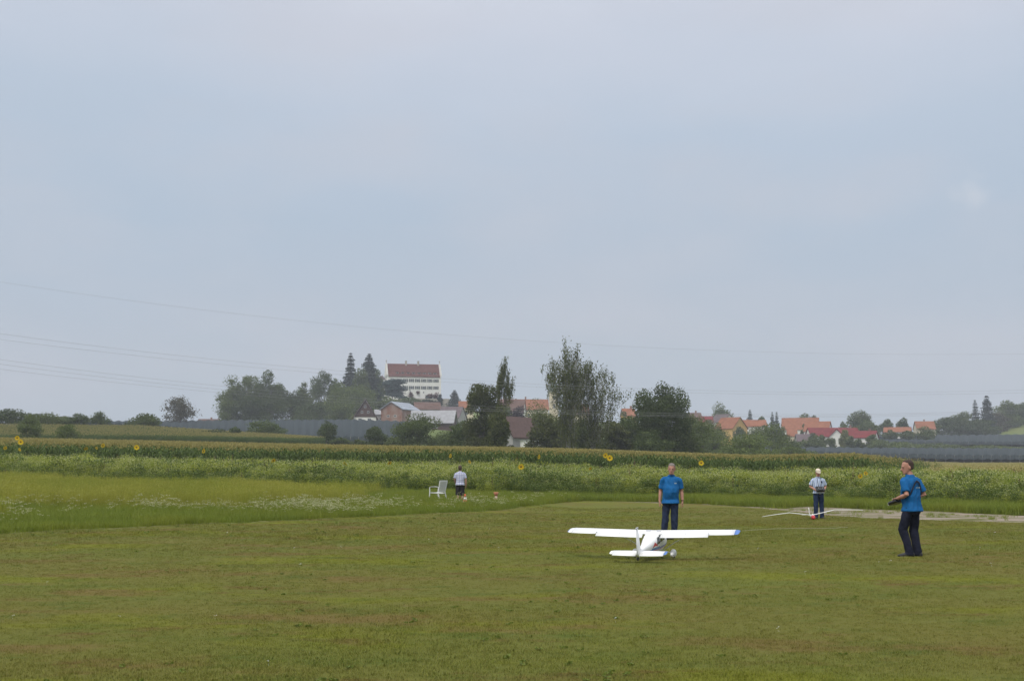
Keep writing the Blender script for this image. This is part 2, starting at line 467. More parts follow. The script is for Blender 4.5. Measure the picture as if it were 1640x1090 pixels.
def house(name, label, px, Y, w_px, yeave, yridge, depth, ridge='x', yaw=0., wm=None, rm=None, wins=(), chim=(), group=None, cat='house', over=.45, yb=None, roof_x=None, thick=.28):
    """ridge 'x': long eaves wall faces the camera; ridge 'y': gable end does. w_px = photo width of the camera-facing side"""
    base = G(px, Y); W = w_px * Y / F
    z0 = base.z - .8 if yb is None else min(base.z - .3, zat(yb, Y))
    ze, zr = zat(yeave, Y), zat(yridge, Y)
    root = empty(name, (base.x, Y, z0), R(yaw)); tag(root, label, cat, group)
    ze -= z0; zr -= z0
    if ridge == 'x': hr, ht, mp_ = W / 2, depth / 2, (lambda r, t, z: (r, t, z))
    else: hr, ht, mp_ = depth / 2, W / 2, (lambda r, t, z: (-t, r, z))
    sl = (zr - ze) / ht
    a = MB()
    sec = [(-ht, 0), (ht, 0), (ht, ze - .02), (0, zr - .02), (-ht, ze - .02)]
    a.rings([[mp_(r, t, z) for t, z in sec] for r in (-hr, hr)], 0)
    a.build('wall', wm, root)
    b = MB(); o = over; hx = hr + o
    for s in (-1, 1):
        q = [(0, zr), (s * (ht + o), ze - o * sl), (s * (ht + o), ze - o * sl + thick), (0, zr + thick * 1.15)]
        b.rings([[mp_(r, t, z) for t, z in q] for r in (-hx, hx)], 0)
    roof = b.build('roof', rm, root)
    for r, t, h_ in chim:
        c = MB(); zt = zr - abs(t * ht) * sl
        p = mp_(r * hr, t * ht, zt)
        c.box((p[0], p[1], zt + h_ / 2 - .3), (.8, .8, h_ + .6), 0); c.box((p[0], p[1], zt + h_ + .06), (1.0, 1.0, .12), 0)
        c.build('chimney', m_brick, roof)
    yf = -(ht if ridge == 'x' else hr)
    for u, zf, wd, hh in wins:               # u across the front (-1..1), zf height as a fraction of the eaves height
        window(root, u * W / 2, yf - .04, zf * ze, wd, hh)
    return root, W, ze, zr

# ------------------------------------------------------------------ castle
def castle():
    Y = 800.; k = Y / F; yaw = R(12)
    base = G(660, Y)
    z0 = zat(646, Y)
    root = empty('castle', (base.x, Y, z0), yaw)
    tag(root, 'long white castle with steep dark red roof and stepped gables on the wooded hill', 'castle')
    ht, hr = 7.0, 86 * k / 2 * 1.0
    ze, zr = zat(604, Y) - z0, zat(583.5, Y) - z0
    a = MB()
    # front wall with the arches of the ground floor cut back as recesses
    sec = [(-ht, -6), (ht, -6), (ht, ze), (0, zr - .1), (-ht, ze)]
    a.rings([[(r, t, z) for t, z in sec] for r in (-hr, hr)], 0)
    a.build('wall', m_white, root)
    b = MB(); sl = (zr - ze) / ht; o = .35
    for s in (-1, 1):
        q = [(0, zr), (s * (ht + o), ze - o * sl), (s * (ht + o), ze - o * sl + .3), (0, zr + .35)]
        b.rings([[(r, t, z) for t, z in q] for r in (-hr + .7, hr - .7)], 0)
    roof = b.build('roof', m_castle_roof, root)
    for s in (-1, 1):                        # stepped gables, proud of the roof at both ends, a ball on top
        g = MB(); n = 9
        for i in range(n):
            f0 = i / n; t = ht * (1 - f0) + .35
            g.box((s * hr, 0, ze + (zr - ze) * f0 + (zr - ze) / n * .5 + .45), (.9, 2 * t, (zr - ze) / n + .004), 0)
        g.build('stepped_gable', m_white, root)
        f = MB(); f.tube([(s * hr, 0, zr + .5), (s * hr, 0, zr + 2.0)], .16, 6); f.ball((s * hr, 0, zr + 2.2), .42, 0, 8, 6)
        f.build('finial', m_stone, root)
    for x in (-.27, .19):
        c = MB(); c.box((x * hr, -.6, zr + .6), (1.1, .9, 3.0)); c.box((x * hr, -.6, zr + 2.16), (1.35, 1.15, .12)); c.build('chimney', m_stone, roof)
    wd, hh = 1.55, 2.0
    for row, zc in enumerate((zat(610.3, Y) - z0, zat(621.6, Y) - z0)):
        for i in range(8):
            window(root, -hr + 3.6 + i * (2 * hr - 6.9) / 7, -ht - .04, zc, wd, hh, shutters=True)
    for x, zc in ((.10, zat(628, Y) - z0), (.35, zat(629, Y) - z0), (-.15, zat(628, Y) - z0)):
        window(root, x * hr, -ht - .04, zc, .8, .8)
    dd = MB()
    for i in range(8):                       # low dormers, each a part of the roof
        x = (-.62 + i * .2) * hr; zc = ze + (zr - ze) * .26; yf = -ht * (1 - .26) - .55
        d = MB(); d.box((x, yf + .8, zc), (1.7, 1.6, .95), 0); d.box((x, yf + .7, zc + .55), (2.1, 2.2, .16), 1); d.box((x, yf - .03, zc), (1.2, .06, .6), 2)
        d.build('dormer', [m_frame, m_castle_roof, m_glass], roof)
    # arched gateways at the foot, right half
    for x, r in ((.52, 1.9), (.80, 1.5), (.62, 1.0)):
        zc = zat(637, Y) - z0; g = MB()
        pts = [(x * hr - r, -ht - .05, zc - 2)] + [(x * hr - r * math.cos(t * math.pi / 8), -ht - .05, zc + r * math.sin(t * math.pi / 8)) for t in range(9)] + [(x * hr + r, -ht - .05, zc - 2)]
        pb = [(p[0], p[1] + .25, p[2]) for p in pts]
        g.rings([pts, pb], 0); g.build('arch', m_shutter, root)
    r2 = np.random.default_rng(5)
    for x, zz_, rx, rz in ((-.12, 1.6 + 3.2, 1.5, 2.2), (.83, 3.4, 2.0, 3.6), (.14, 6.6, .9, .9), (.62, 4.8, 2.6, 1.2)):
        c = r2.normal(size=(220, 3)) * (rx * .45, .25, rz * .45) + (x * hr, -ht - .35, zz_)
        cm = MB(); cm.quads(leaf_quads(c, .42, .7, r2)); cm.build('creeper', m_creeper, root)
    # stair turret and low wing to the left
    t = MB(); t.box((-hr - 2.6, -2.2, ze * .5 - 2), (4.6, 5, ze * .92 + 1), 0); t.build('side_wing', m_white, root)
    t = MB(); zt = ze * .96 - 1.5
    q0 = [(-hr - 5.2, -5, zt), (-hr - .5, -5, zt), (-hr - .5, .6, zt), (-hr - 5.2, .6, zt)]
    t.rings([q0, [(-hr - 2.9, -2.3, zt + 3), (-hr - 2.7, -2.3, zt + 3), (-hr - 2.7, -2.1, zt + 3), (-hr - 2.9, -2.1, zt + 3)]], 0)
    t.build('wing_roof', m_purple, root)
    window(root, -hr - 2.8, -4.75, ze * .8, 1.2, 1.3)
    t = MB(); t.box((6, -ht - 3.0, 0), (2 * hr - 2, .8, 5.4), 0); t.build('terrace_wall', m_stone, root)
castle()

# ------------------------------------------------------------------ farm below the castle
def halftimber():
    root, W, ze, zr = house('half_timbered_house', 'farmhouse with tall dark timber gable above a white ground floor below the castle', 583, 560, 35, 667.5, 640, 11, 'y', 8, m_white, m_brown,
                            [(-.45, .62, 1.5, 1.3), (.38, .62, 1.5, 1.3)], yb=681, over=.9)
    g = MB(); y = -5.5 - .12
    g.poly([(-W / 2 - .1, y, ze - .3), (W / 2 + .1, y, ze - .3), (0, y, zr - .3)], 0)
    g.poly([(-W / 2 - .1, y + .1, ze - .3), (0, y + .1, zr - .3), (W / 2 + .1, y + .1, ze - .3)], 0)
    gb = g.build('gable_boarding', m_timber, root)
    for x, z in ((-.14, .30), (.14, .30), (0, .62)):
        window(root, x * W, y - .06, ze + (zr - ze) * z - .4, .9, 1.0)
halftimber()
house('shed', 'low pale grey shed right beside the timber gabled farmhouse', 610, 572, 20, 664, 656.5, 8, 'x', 4, m_greywall, m_metal, [(-.1, .55, .9, 1.1)], cat='shed', yb=679)
house('barn', 'tall brick barn with weathered red wall and pale sheet roof', 640, 566, 38, 656, 645, 16, 'y', -24, m_brick, m_solar, [(-.3, .6, 1.1, 1.0), (.35, .6, 1.1, 1.0)], cat='barn', yb=684, over=.7)
house('barn', 'long low barn with pale corrugated sheet roof and dark boards', 694, 545, 66, 676.5, 658, 13, 'x', -5, m_timber, m_metal, [(.2, .5, 1.6, 1.0)], cat='barn', yb=692, over=.9)
house('farm_building', 'grey brown roofed farm building just below the castle terrace', 683, 640, 40, 656, 644.5, 12, 'x', 10, m_greywall, m_brown, [(0, .5, 1.2, 1.2)], cat='farm building')
house('farm_building', 'wide dark purple roofed barn right of the corrugated roof', 724, 590, 34, 670, 652, 14, 'x', -14, m_greywall, m_purple, [(-.2, .4, 1.3, 1.2), (.4, .4, 1.3, 1.2)], cat='farm building')
house('house', 'small orange roofed house left of the split birch', 746, 660, 22, 654, 643, 10, 'x', 4, m_cream, m_orange, [(0, .6, 1.2, 1.3)], chim=[(.5, .2, 1.6)])
house('house', 'long orange and brown tiled house row behind the birches', 838, 690, 78, 656, 640, 12, 'x', 3, m_cream, m_orange, [(-.6, .6, 1.2, 1.3), (-.2, .6, 1.2, 1.3), (.2, .6, 1.2, 1.3), (.6, .6, 1.2, 1.3)], chim=[(-.8, 0, 1.6), (.1, 0, 1.6)])
house('house', 'brown roofed house between the split birch and the church tower', 820, 640, 40, 660, 641, 12, 'x', -8, m_white, m_brown, [(-.4, .6, 1.2, 1.3), (.4, .6, 1.2, 1.3)], chim=[(.3, .1, 1.4)])
house('barn', 'barn with long sloping dark roof between the two birches', 824, 300, 52, 698, 669, 13, 'y', -34, m_greywall, m_timber, [], cat='barn', over=.7)
def caravan():
    p = G(850, 290); root = empty('garden_hut', p, R(10)); tag(root, 'white garden hut half hidden in shrubs between the birches', 'hut')
    a = MB(); a.box((0, 0, 1.1), (4.4, 2.6, 2.2)); a.build('wall', m_white, root)
    a = MB(); a.box((0, 0, 2.28), (4.8, 3.0, .16)); a.build('roof', m_metal, root)
    window(root, -1, -1.33, 1.3, 1.0, .7); window(root, 1, -1.33, 1.3, 1.0, .7)
caravan()
def church():
    Y = 700.; k = Y / F; p = G(887, Y); z0 = p.z - 1
    root = empty('church_tower', (p.x, Y, z0), R(8)); tag(root, 'yellow church tower with dark onion dome behind the large birch', 'church tower')
    zt = zat(628, Y) - z0; h = 2.2
    a = MB(); a.box((0, 0, zt / 2), (2 * h, 2 * h, zt)); a.build('wall', m_cream, root)
    a = MB(); a.box((0, 0, zt + .15), (2 * h + .7, 2 * h + .7, .3)); a.build('cornice', m_white, root)
    a = MB(); a.box((0, 0, zt * .72), (2 * h + .3, 2 * h + .3, .3)); a.build('cornice', m_white, root)
    prof = [(2.5, .3), (2.9, 1.0), (2.8, 1.9), (2.1, 2.9), (1.2, 3.7), (.8, 4.4), (1.1, 4.9), (.7, 5.6), (.2, 6.4), (.06, 8)]
    a = MB(); a.rings([[(r * math.cos(j * math.pi / 5), r * math.sin(j * math.pi / 5), zt + z) for j in range(10)] for r, z in prof]); a.build('onion_dome', m_copper, root, True)
    for z in (.84, .58): window(root, 0, -h - .04, zt * z, 1.2, 2.2)
    w2 = window(root, h + .04, 0, zt * .84, 1.2, 2.2, R(90))
church()
# ------------------------------------------------------------------ village on the right (photo column, distance, ...)
V = [
 ('house', 'yellow house with small orange roof just right of the large birch', 1007, 560, 18, 666, 655, 9, 'x', 6, m_yellow, m_orange, [(-.4, .6, 1.1, 1.3), (.4, .6, 1.1, 1.3)], [(.5, 0, 1.4)]),
 ('house', 'brown flat looking house far behind the round dark tree', 1113, 700, 20, 672, 661.5, 10, 'x', 3, m_brick, m_brown, [(0, .7, 1.2, 1.2)], [(.3, 0, 1.3)]),
 ('house', 'dark red roofed house next to the white gable', 1131, 690, 22, 678, 667, 10, 'x', -6, m_cream, m_red, [(0, .6, 1.2, 1.2)], []),
 ('house', 'white gabled house with grey roof behind the orange and yellow house', 1159, 720, 22, 676, 664, 12, 'y', 30, m_white, m_purple, [(0, .75, 1.2, 1.3)], []),
 ('house', 'yellow house with steep orange roof falling to the left', 1172, 620, 34, 686, 669, 12, 'y', 38, m_yellow, m_orange, [(-.3, .8, 1.1, 1.3), (.3, .8, 1.1, 1.3), (-.3, .45, 1.1, 1.3), (.3, .45, 1.1, 1.3)], []),
 ('house', 'white house with broad orange red roof right of the yellow house', 1207, 640, 40, 683, 673, 11, 'x', -4, m_white, m_orange, [(-.5, .7, 1.1, 1.3), (0, .7, 1.1, 1.3), (.5, .7, 1.1, 1.3)], [(-.4, .1, 1.2)]),
 ('house', 'large house with the biggest steep orange roof of the village', 1284, 700, 56, 688, 669.5, 15, 'x', -16, m_white, m_orange, [(-.5, .6, 1.2, 1.3), (.2, .6, 1.2, 1.3)], [(.55, .1, 1.3)]),
 ('house', 'orange roofed house with white gable overlapping the biggest orange roof', 1312, 660, 38, 690, 675.5, 12, 'x', -24, m_white, m_orange, [(-.3, .7, 1.2, 1.3)], []),
 ('house', 'small orange roofed annex below the biggest orange roof', 1270, 640, 14, 698, 688, 8, 'x', -10, m_cream, m_orange, [(0, .5, 1, 1)], []),
 ('house', 'low house with purple grey roof in front of the orange roofs', 1291, 625, 28, 707, 695.5, 9, 'x', -3, m_greywall, m_purple, [(-.4, .5, 1.2, 1.1), (.3, .5, 1.2, 1.1)], []),
 ('house', 'wide red roofed house with a white cross gable in its middle', 1335, 635, 78, 699, 685.5, 12, 'x', 2, m_white, m_red, [(-.8, .5, 1.1, 1.3), (-.5, .5, 1.1, 1.3), (.5, .5, 1.1, 1.3), (.75, .5, 1.1, 1.3)], [(.75, 0, 1.5)]),
 ('house', 'small red roofed house with tall glazed gable at the village end', 1388, 615, 34, 701, 690.5, 11, 'x', -26, m_white, m_red, [(-.5, .6, 1.2, 1.6), (.3, .6, 1.2, 1.3)], [(.4, 0, 1.2)]),
 ('house', 'white gabled house with orange roof seen above the dark nets', 1440, 690, 40, 692, 684.5, 12, 'x', -20, m_white, m_orange, [(-.6, .5, 1.1, 1.1)], []),
 ('house', 'orange roofed house half hidden by the hedge on the right hill', 1483, 740, 28, 687, 675, 11, 'x', -6, m_cream, m_orange, [(-.3, .6, 1.1, 1.2)], [(0, 0, 1.2)]),
 ('house', 'orange roofed house glimpsed through the right part of the large birch', 925, 640, 34, 662, 648, 11, 'x', 5, m_cream, m_orange, [(-.3, .6, 1.1, 1.2), (.3, .6, 1.1, 1.2)], []),
 ('house', 'low red brown roof on the skyline left of the wooded hill', 333, 660, 32, 677, 671.5, 9, 'x', 0, m_greywall, m_brown, [], [(.2, 0, 1.0)]),
]
for n_, lab, px, Y, wpx, ye, yr, dp, rd, yaw, wm, rm_, wins, ch in V:
    r_ = house(n_, lab, px, Y, wpx, ye, yr, dp, rd, yaw, wm, rm_, wins, ch, 'village houses')
    if 'cross gable' in lab:                 # white dwarf-house with its own small roof
        root, W, ze, zr = r_; h2 = 3.6; y0, y1 = -dp / 2 - 1.2, 0
        a = MB(); sec = [(-h2, 0), (h2, 0), (h2, ze), (0, zr - .9), (-h2, ze)]
        a.rings([[(t, y, z) for t, z in sec] for y in (y0, y1)]); a.build('cross_gable', m_white, root)
        b = MB()
        for s in (-1, 1):
            q = [(0, zr - .85), (s * (h2 + .5), ze - .5), (s * (h2 + .5), ze - .22), (0, zr - .55)]
            b.rings([[(t, y, z) for t, z in q] for y in (y0 - .5, y1)])
        b.build('cross_roof', m_red, root)
        for x in (-1.4, 1.4): window(root, x, y0 - .04, ze * .62, 1.2, 3.0)
def greenhouse():
    p = G(1322, 560); root = empty('greenhouse', (p.x, p.y, p.z - .3), R(-2)); tag(root, 'long low pale plastic tunnel in front of the red roofs', 'greenhouse')
    a = MB(); n = 9
    a.rings([[(x, -2.2 * math.cos(math.pi * j / n), 2.3 * math.sin(math.pi * j / n)) for j in range(n + 1)] for x in np.linspace(-16, 16, 9)], 0)
    a.build('cover', m_metal, root, True)
    for x in np.linspace(-15.9, 15.9, 5):
        h_ = MB(); h_.tube([(x, -2.24 * math.cos(math.pi * j / n), 2.34 * math.sin(math.pi * j / n)) for j in range(n + 1)], .05, 5); h_.build('hoop', m_greywall, root)
greenhouse()
# ------------------------------------------------------------------ hail nets over the orchards
def netmat():
    m, t, b = newmat('hail_net')
    p = position(t)
    wv = t.nodes.new('ShaderNodeTexWave'); wv.inputs['Scale'].default_value = .35; wv.inputs['Distortion'].default_value = 1.0
    mpn = t.nodes.new('ShaderNodeMapping'); mpn.inputs['Rotation'].default_value = (0, 0, .5); t.links.new(p, mpn.inputs[0]); t.links.new(mpn.outputs[0], wv.inputs['Vector'])
    c = mixrgb(t, rng_map(t, wv.outputs['Fac'], 0, 1, 0, .5), (.040, .050, .054), (.072, .085, .090))
    c = mixrgb(t, rng_map(t, noise_tex(t, p, .03, 4), .4, .65, 0, .7), c, (.050, .062, .066))
    t.links.new(c, b.inputs['Base Color']); b.inputs['Roughness'].default_value = 1; b.inputs['Specular IOR Level'].default_value = 0
    return m
m_net = netmat()
m_post = mat('grey_wood_post', (.20, .18, .16), .9, .2, 2)
def hailnet(label, edge_near, edge_far, px0, px1, h, rows, m=None):
    """edge_near/far: functions px -> distance of the canopy's near and far edges"""
    c = G((px0 + px1) / 2, (edge_near((px0 + px1) / 2) + edge_far((px0 + px1) / 2)) / 2)
    root = empty('hail_net', c); tag(root, label, 'hail net', 'hail nets over the orchards')
    pxs = np.linspace(px0, px1, rows * 2 + 1)
    ts = np.linspace(0, 1, 15)
    A, B = np.array([edge_near(x) for x in pxs]), np.array([edge_far(x) for x in pxs])
    Y = A[None] * (1 - ts[:, None]) + B[None] * ts[:, None]
    X = (pxs[None] - 820) / F / 1.0058 * Y
    Z = height(X.ravel(), Y.ravel()).reshape(X.shape) + h + np.where(np.arange(len(pxs)) % 2, .34, -.16)[None]
    v = np.stack([X, Y, Z], -1) - np.array(c)
    a = MB()
    n = len(pxs)
    for k in range(len(ts) - 1):
        for j in range(n - 1): a.quad(v[k, j], v[k, j + 1], v[k + 1, j + 1], v[k + 1, j])
    for j in range(n - 1):                   # side curtain hanging from the near edge, slightly ragged
        l0, l1 = v[0, j].copy(), v[0, j + 1].copy(); l0[2] -= h * .55; l1[2] -= h * .55; l0[1] -= .3; l1[1] -= .3
        a.quad(l0, l1, v[0, j + 1], v[0, j])
    a.build('net', m or m_net, root)
    pm = MB(); pm.tube([(0, 0, -.5), (0, 0, h)], .09, 6); pme = pm.mesh('post', [m_post])
    for j in range(0, n, 2):
        o = link('post', pme, root); o.location = v[0, j] - np.array([0, .05, h - .15])
    k = curve
    return root
hailnet('blue grey net sheet over the orchard slope below the castle hill', curve((120, 420), (400, 405), (560, 395), (650, 400)), curve((120, 540), (300, 560), (560, 545), (650, 520)), 128, 652, 3.0, 40)
hailnet('lower dark grey net over the orchard behind the pilot', curve((1150, 480), (1240, 460), (2000, 440)), curve((1150, 500), (1300, 600), (2000, 600)), 1160, 1900, 2.8, 50)
hailnet('upper grey net over the orchard slope at the foot of the green hill', curve((1340, 650), (1450, 645), (2000, 640)), curve((1340, 665), (1440, 745), (2000, 765)), 1345, 1900, 2.8, 40)
hailnet('narrow dark net between the village end and the hedge on the hill', curve((1400, 690), (1540, 690)), curve((1400, 720), (1540, 745)), 1402, 1500, 3.2, 8)
# ------------------------------------------------------------------ trees and bushes
m_bark = mat('grey_brown_bark', (.10, .085, .07), .95, .3, 3)
m_birchbark = mat('pale_birch_bark', (.30, .29, .27), .9, .5, 2.5)
lf_mid = leafmat('broad_leaves', (.070, .100, .020), (.150, .190, .040), .3)
lf_dark = leafmat('dark_leaves', (.050, .076, .018), (.112, .148, .036), .28)
lf_light = leafmat('light_leaves', (.085, .120, .026), (.165, .205, .050), .28)
lf_olive = leafmat('birch_leaves', (.066, .082, .020), (.145, .162, .042), .3)
lf_con = leafmat('conifer_needles', (.016, .032, .020), (.040, .062, .038), .08)
lf_cedar = leafmat('cedar_needles', (.020, .045, .042), (.045, .080, .070), .08)
lf_brown = leafmat('thin_dry_leaves', (.075, .075, .036), (.140, .125, .065), .25)
lf_purple = leafmat('purple_leaves', (.030, .022, .028), (.065, .045, .055), .18)
lf_yellow = leafmat('yellow_green_leaves', (.13, .15, .03), (.22, .23, .05), .3)
TREEN = [0]
def plant(name, label, px, Y, ytop, wpx, kind='round', leaf=None, n=2200, ybase=None, cb=.18, lobes=16, size=None, bark=None, group=None, cat='tree', lean=0., dense=1., skew=0.):
    TREEN[0] += 1
    r = np.random.default_rng(100 + TREEN[0])
    leaf = leaf or lf_mid; bark = bark or m_bark
    n = int(n * (1.0 if kind == 'birch' else 2.7))
    b = G(px, Y)
    z0 = b.z - .1 if ybase is None else min(b.z - .1, zat(ybase, Y))
    H = zat(ytop, Y) - z0; W = wpx * Y / F
    root = empty(name, (b.x, Y, z0)); tag(root, label, cat, group)
    px_m = Y / F                             # metres per photo pixel
    size = size or max(1.4 * px_m, .16)
    tr, lv = MB(), []
    if kind in ('round', 'bush', 'sparse', 'oval', 'broad'):
        cz0 = H * cb; Hc = H - cz0
        cen, rad = [], []
        for i in range(lobes):
            d = unit(r.normal(size=3)); q = r.random() ** .38
            prof = .5 if kind == 'oval' else .55
            p = np.array([d[0] * W * .33 * q, d[1] * W * .33 * q, cz0 + Hc * .5 + d[2] * Hc * .36 * q])
            f = 1 - .35 * max(0, (p[2] - cz0) / Hc - .55)
            if kind == 'broad':          # several tops side by side
                u_ = -1 + 2 * (i + r.random()) / lobes
                p = np.array([u_ * W * .36, r.uniform(-.3, .3) * W, cz0 + Hc * (.06 + .86 * r.uniform(.45, 1) * (1 - .40 * abs(u_ + .15) ** 2))]); f = 1
            if kind == 'broad' and i % 2: p[2] = cz0 + Hc * r.uniform(.08, .62)
            p[:2] *= f
            p[0] += lean * W * (p[2] - cz0) / Hc
            cen.append(p); rad.append(np.array([1, 1, min(1.15, Hc / W * .85)]) * W * (r.uniform(.11, .20) if kind == 'broad' else r.uniform(.13, .24)))
        if kind != 'broad': cen[0] = np.array([lean * W, 0, H - rad[0][2] * .95])
        if kind == 'bush':
            for i in range(max(4, lobes // 2)):
                a = r.random() * 6.3; q = r.uniform(.1, .36)
                cen.append(np.array([math.cos(a) * W * q, math.sin(a) * W * q, H * r.uniform(.12, .35)])); rad.append(np.array([1, 1, min(1, H / W)]) * W * r.uniform(.14, .2))
        wts = np.array([x[0] ** 2 for x in rad]); wts /= wts.sum()
        k = r.choice(len(cen), n, p=wts)
        d = unit(r.normal(size=(n, 3)))
        shell = (.30 + .80 * r.random(n) ** .6) if kind != 'sparse' else r.uniform(.1, 1.15, n)
        c = np.array(cen)[k] + d * np.array(rad)[k] * shell[:, None]
        c[:, 2] = np.maximum(c[:, 2], .05)
        lv.append(leaf_quads(c, size, .65, r))
        # stray sprays that break the outline
        m = n // 12
        d = unit(r.normal(size=(m, 3))); k = r.choice(len(cen), m, p=wts)
        c = np.array(cen)[k] + d * np.array(rad)[k] * r.uniform(1.0, 1.35, (m, 1))
        c[:, 2] = np.maximum(c[:, 2], .05)
        lv.append(leaf_quads(c, size * .7, .45, r))
        tw = max(.02 * H, .12)
        top = np.array([lean * W * .6, 0, cz0 + Hc * .62])
        tr.tube([(0, 0, -.4), (W * .01, 0, cz0 * .6), (top[0] * .5, 0, cz0 + Hc * .25), tuple(top)], [tw, tw * .8, tw * .6, tw * .2], 7)
        for i in range(min(len(cen), 11)):
            s = np.array([top[0] * .4, 0, cz0 * .7 + Hc * r.uniform(.02, .3)]); e = cen[i]
            mid = (s + e) / 2 + np.array([0, 0, Hc * .05])
            tr.tube([tuple(s), tuple(mid), tuple(e)], [tw * .42, tw * .27, tw * .08], 5)
    elif kind == 'conifer':
        tw = .016 * H
        tr.tube([(0, 0, -.4), (0, 0, H * .5), (0, 0, H * .99)], [tw, tw * .6, tw * .1], 6)
        tiers = int(14 + H / 2)
        cs, ss = [], []
        for i in range(tiers):
            f = (i + r.uniform(-.2, .2)) / tiers; z = H * (cb + (1 - cb) * f)
            rr = W * .5 * (1 - f) ** .8 * r.uniform(.75, 1.15) + W * .02
            nb = max(4, int(9 * (1 - f) + 4)); a0 = r.random() * 6.3
            for j in range(nb):
                a = a0 + 6.283 * j / nb + r.uniform(-.2, .2); L_ = rr * r.uniform(.65, 1.1)
                if f < .85 and j % 3 == 0: tr.tube([(0, 0, z), (math.cos(a) * L_, math.sin(a) * L_, z - L_ * .3)], [tw * .2, .015], 4)
                m = max(3, int(n / tiers / nb))
                t = r.random(m) ** .7
                drop = .30 * L_ * t ** 1.3
                c = np.stack([np.cos(a) * L_ * t, np.sin(a) * L_ * t, z - drop], 1) + r.normal(size=(m, 3)) * L_ * .09
                cs.append(c); ss.append(np.full(m, size * (.6 + .5 * (1 - f))))
        lv.append(leaf_quads(np.concatenate(cs), np.concatenate(ss), .5, r, .45))
    elif kind == 'cedar':                    # flat layered shelves
        tw = .02 * H
        tr.tube([(0, 0, -.4), (0, 0, H * .95)], [tw, tw * .3], 6)
        for i in range(lobes):
            a = r.random() * 6.3; z = H * r.uniform(.25, .97); q = W * .42 * (1.1 - .5 * z / H) * r.random() ** .5
            p = np.array([math.cos(a) * q, math.sin(a) * q, z])
            tr.tube([(0, 0, z - H * .06), tuple(p)], [tw * .3, tw * .08], 4)
            m = n // lobes
            lv.append(leaf_quads(p + r.normal(size=(m, 3)) * (W * .10, W * .10, H * .022), size, .6, r, .6))
    elif kind == 'birch':
        tw = .013 * H
        stems = lobes
        for i in range(stems):
            a = r.random() * 6.3; sp_ = W * .5 * r.random() ** .6
            u_ = -.5 + (i + r.uniform(.25, .75)) / stems
            hx, hy = u_ * W + lean * W, math.sin(a) * sp_ * .8
            hh = H * (1 - .55 * abs(u_) ** 1.6 - max(0, u_) * skew) * r.uniform(.84, 1.0)
            pts = [(hx * f ** 1.7 * .9, hy * f ** 1.7 * .9, hh * f) for f in (0, .25, .5, .75, 1)]
            tr.tube([(p[0] + r.normal() * .1, p[1], p[2] - (.4 if k_ == 0 else 0)) for k_, p in enumerate(pts)], [tw * (1 if i == 0 else .55), tw * .5, tw * .32, tw * .2, tw * .05], 5)
            ns_ = int(n * dense / stems / 26)
            for s_ in range(ns_):
                f = r.uniform(cb, 1) ** .75
                k_ = min(3, int(f * 4)); q = f * 4 - k_
                p = np.array(pts[k_]) * (1 - q) + np.array(pts[k_ + 1]) * q
                da = r.random() * 6.3; ol = W * r.uniform(.01, .12) * (1.25 - .7 * f)
                e = p + np.array([math.cos(da) * ol, math.sin(da) * ol, ol * r.uniform(.1, .7)])
                ln = min(H * r.uniform(.05, .22), e[2] - .2) if e[2] > .6 else .3
                if s_ % 2 == 0: tr.tube([tuple(p), tuple(e), tuple(e + np.array([math.cos(da) * ol * .3, 0, -ln]))], [tw * .1, tw * .06, .012], 3)
                t = (np.linspace(0, 1, 26) ** .8)[:, None]
                c = e + np.array([math.cos(da) * ol * .25, math.sin(da) * ol * .25, 0]) * t + np.array([0, 0, -1.]) * ln * t + r.normal(size=(26, 3)) * (.19, .19, .08) * (1.3 - t)
                q_ = leaf_quads(c, size, .5, r)
                lv.append(c[:, None] + (q_ - c[:, None]) * np.array([.9, .9, 1.15]))
    Q = np.concatenate(lv); ce = Q.mean(1)        # fit the crown to the width and height it has in the photograph
    ax_ = lean * W * .9
    ex = np.quantile(np.abs(ce[:, 0] - ax_), .975); fx = W * .5 / ex
    zt_, zb_ = np.quantile(ce[:, 2], .995), (np.quantile(ce[:, 2], .01) if kind in ('oval', 'round', 'bush', 'broad') else None)
    sh_ = np.zeros_like(ce); sh_[:, 0] = (ce[:, 0] - ax_) * (fx - 1); sh_[:, 1] = ce[:, 1] * (fx - 1)
    if zb_ is None: sh_[:, 2] = ce[:, 2] * (H / zt_ - 1)
    else:
        lo_ = max(.0, cb * H * .6) if kind != 'bush' else .05
        sh_[:, 2] = lo_ + (ce[:, 2] - zb_) / (zt_ - zb_) * (H - lo_) - ce[:, 2]
    Q = Q + sh_[:, None, :].astype(Q.dtype)
    tr.v = [(v[0] + (v[0] - ax_ * min(1, max(0, v[2] / H))) * (fx - 1) * min(1, max(0, v[2] / H * 2 - .2)), v[1], v[2]) for v in tr.v]
    cm = MB(); cm.quads(Q)
    tr.build('trunk', bark, root)
    cm.build('crown', leaf, root)
    return root
T, B = 'tree', 'bush'
